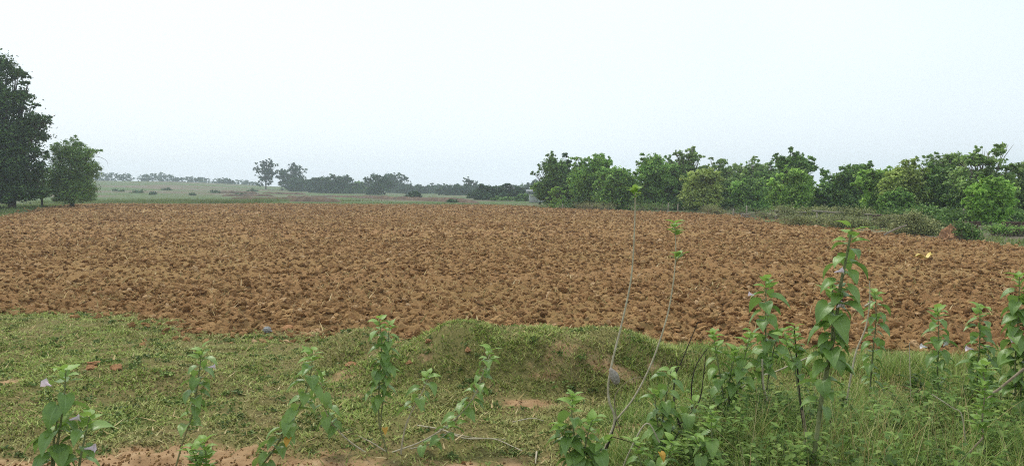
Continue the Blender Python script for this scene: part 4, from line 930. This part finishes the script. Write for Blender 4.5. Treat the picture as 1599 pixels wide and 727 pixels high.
# dead branches on the ground
def dead(label, pts, r, mat='stem_pale', lift=.02):
    p3 = []
    for px, py in pts:
        g_ = G(px, py); p3.append(Vector((g_.x, g_.y, float(zbank(np.array([g_.x]), np.array([g_.y]))[0])+lift)))
    c = p3[0]; mb = MB(); q = spline(p3, 5); mb.tube([v-c for v in q], [r*(1-.5*i/len(q)) for i in range(len(q))], 6)
    tag(obj('dead_branch', mb.mesh('dead_branch', M[mat], (0, 0, 0), True), None, c), label, 'branch', 'dead branches on the bank')
dead('long pale dead branch lying on turf in lower middle', [(652, 668), (690, 676), (725, 690), (770, 692), (800, 700), (815, 708)], .0075)
dead('thin upper fork of the pale dead branch on the turf', [(700, 678), (740, 688), (790, 690)], .006)
dead('thin dead twig lying below the mound', [(800, 660), (830, 659), (850, 661)], .006)
dead('pale twig lying at bottom edge of centre', [(838, 705), (836, 727)], .008)

# twigs standing in the tall grass
for i, (pts, D, r, mat, lab) in enumerate([
    ([(1599, 575), (1560, 607), (1545, 620), (1500, 690)], 5.2, .009, 'stem_brown', 'brown stick slanting in from the right edge'),
    ([(1290, 545), (1210, 580), (1180, 590), (1120, 640)], 5.9, .006, 'stem_pale', 'pale stick slanting behind the thick pale stem'),
    ([(1455, 615), (1485, 635), (1503, 652), (1510, 740)], 4.6, .004, 'stem_pale', 'pale bent stalk in the right tall grass'),
    ([(1535, 683), (1515, 705), (1495, 735)], 4.4, .006, 'stem_brown', 'short brown stick at the bottom right'),
    ([(1253, 640), (1258, 675), (1256, 705), (1245, 760)], 4.6, .008, 'stem_brown', 'grey forked stick at the bottom left of the thick pale stem'),
    ([(1190, 560), (1192, 600), (1198, 625), (1210, 690)], 5.5, .007, 'stem_pale', 'pale stick below the pink-flowered weed'),
    ([(1030, 690), (1010, 660), (985, 700), (970, 740)], 4.8, .005, 'stem_pale', 'pale crooked twig at the foot of the twin-stemmed weed'),
    ([(1420, 535), (1421, 580), (1423, 650)], 5.6, .003, 'stem_pale', 'single upright straw stalk in the right grass')]):
    p3 = [P(x, y_, D) for x, y_ in pts]; e = p3[-1]; p3.append(Vector((e.x, e.y, T(e.x, e.y)-.03))) if e.z > T(e.x, e.y) else None
    q = spline(p3, 5); c = q[-1]; mb = MB(); mb.tube([v-c for v in q], r, 6)
    tag(obj('dry_stick', mb.mesh('dry_stick', M[mat], (0, 0, 0), True), None, c), lab, 'stick', 'dry sticks in the tall grass')

# small leafy weeds filling the tall grass
SMALL = [foliage('small_weed_leaf', (.08, .15, .028), (.18, .30, .06), (.30, .43, .11), .38, .55, .25, 3), foliage('small_weed_leaf_pale', (.11, .18, .035), (.23, .34, .07), (.38, .48, .14), .38, .55, .25, 3)]
protos = []
for i in range(7):
    rs = np.random.default_rng(i+40); st = MB(); LV = []; LQ = []
    for _ in range(6):
        an = rs.uniform(0, 6.28); ln = rs.uniform(.2, .42); le = rs.uniform(.15, .6)
        pts = [Vector((0, 0, -.03)), Vector((math.cos(an)*ln*le*.4, math.sin(an)*ln*le*.4, ln*.55)), Vector((math.cos(an)*ln*le, math.sin(an)*ln*le, ln))]
        q = spline(pts, 4); st.tube(q, [.004-.0003*j for j in range(len(q))], 4)
        for v in q[2:]:
            for _ in range(5):
                c = v+Vector(rs.normal(size=3)*.02); a2 = rs.uniform(0, 6.28); L_ = rs.uniform(.03, .06); d = Vector((math.cos(a2), math.sin(a2), rs.uniform(-.5, .4))).normalized(); sd_ = d.cross(Vector((0, 0, 1))).normalized()*L_*.3; dn = Vector((0, 0, .12*L_))
                b = len(LV); LV += [c, c+d*L_*.5+sd_+dn, c+d*L_, c+d*L_*.5-sd_+dn, c+d*L_*.5]; LQ += [(b, b+1, b+2, b+4), (b, b+4, b+2, b+3)]
    protos.append((mk('leaves', np.array(LV), [np.array(LQ)], SMALL[i % 2]), st.mesh('stem', M['stem'])))
cnt = 0
while cnt < 150:
    y = 3.9+random.random()*2.2; px = random.uniform(975, 1640); x = (px-W/2)/F*y
    if random.random() > np.interp(px, [975, 1100, 1250, 1640], [.25, .8, 1, .75]): continue
    if y > 5.9 or (y > 5.4 and px < 1080): continue
    lv, st = random.choice(protos); root = thing('leafy_weed', 'small leafy weed in the tangle of tall grass at lower right', 'weed', (x, y, T(x, y)), 'small weeds in the tall grass')
    sc_ = random.uniform(.7, 1.35)*float(np.interp(px, [975, 1100, 1250], [.6, .9, 1.05])); root.scale = (sc_,)*3; root.rotation_euler = (0, 0, random.uniform(0, 6.28))
    obj('stem', st, root); obj('leaves', lv, root); cnt += 1

# ------------------------------------------------------------------ haze
mb = MB(); mb.box((0, 30, 15), (1850, 1850, 42)); m = NT('haze_air'); pv = m.n('VolumePrincipled'); pv.inputs['Color'].default_value = (.78, .89, 1.0, 1); pv.inputs['Density'].default_value = .0007; pv.inputs['Anisotropy'].default_value = .3
m.t.links.new(pv.outputs[0], m.out.inputs['Volume'])
tag(obj('haze', mb.mesh('haze', m.m)), 'thin pale haze over the whole plain', 'haze', kind='stuff')
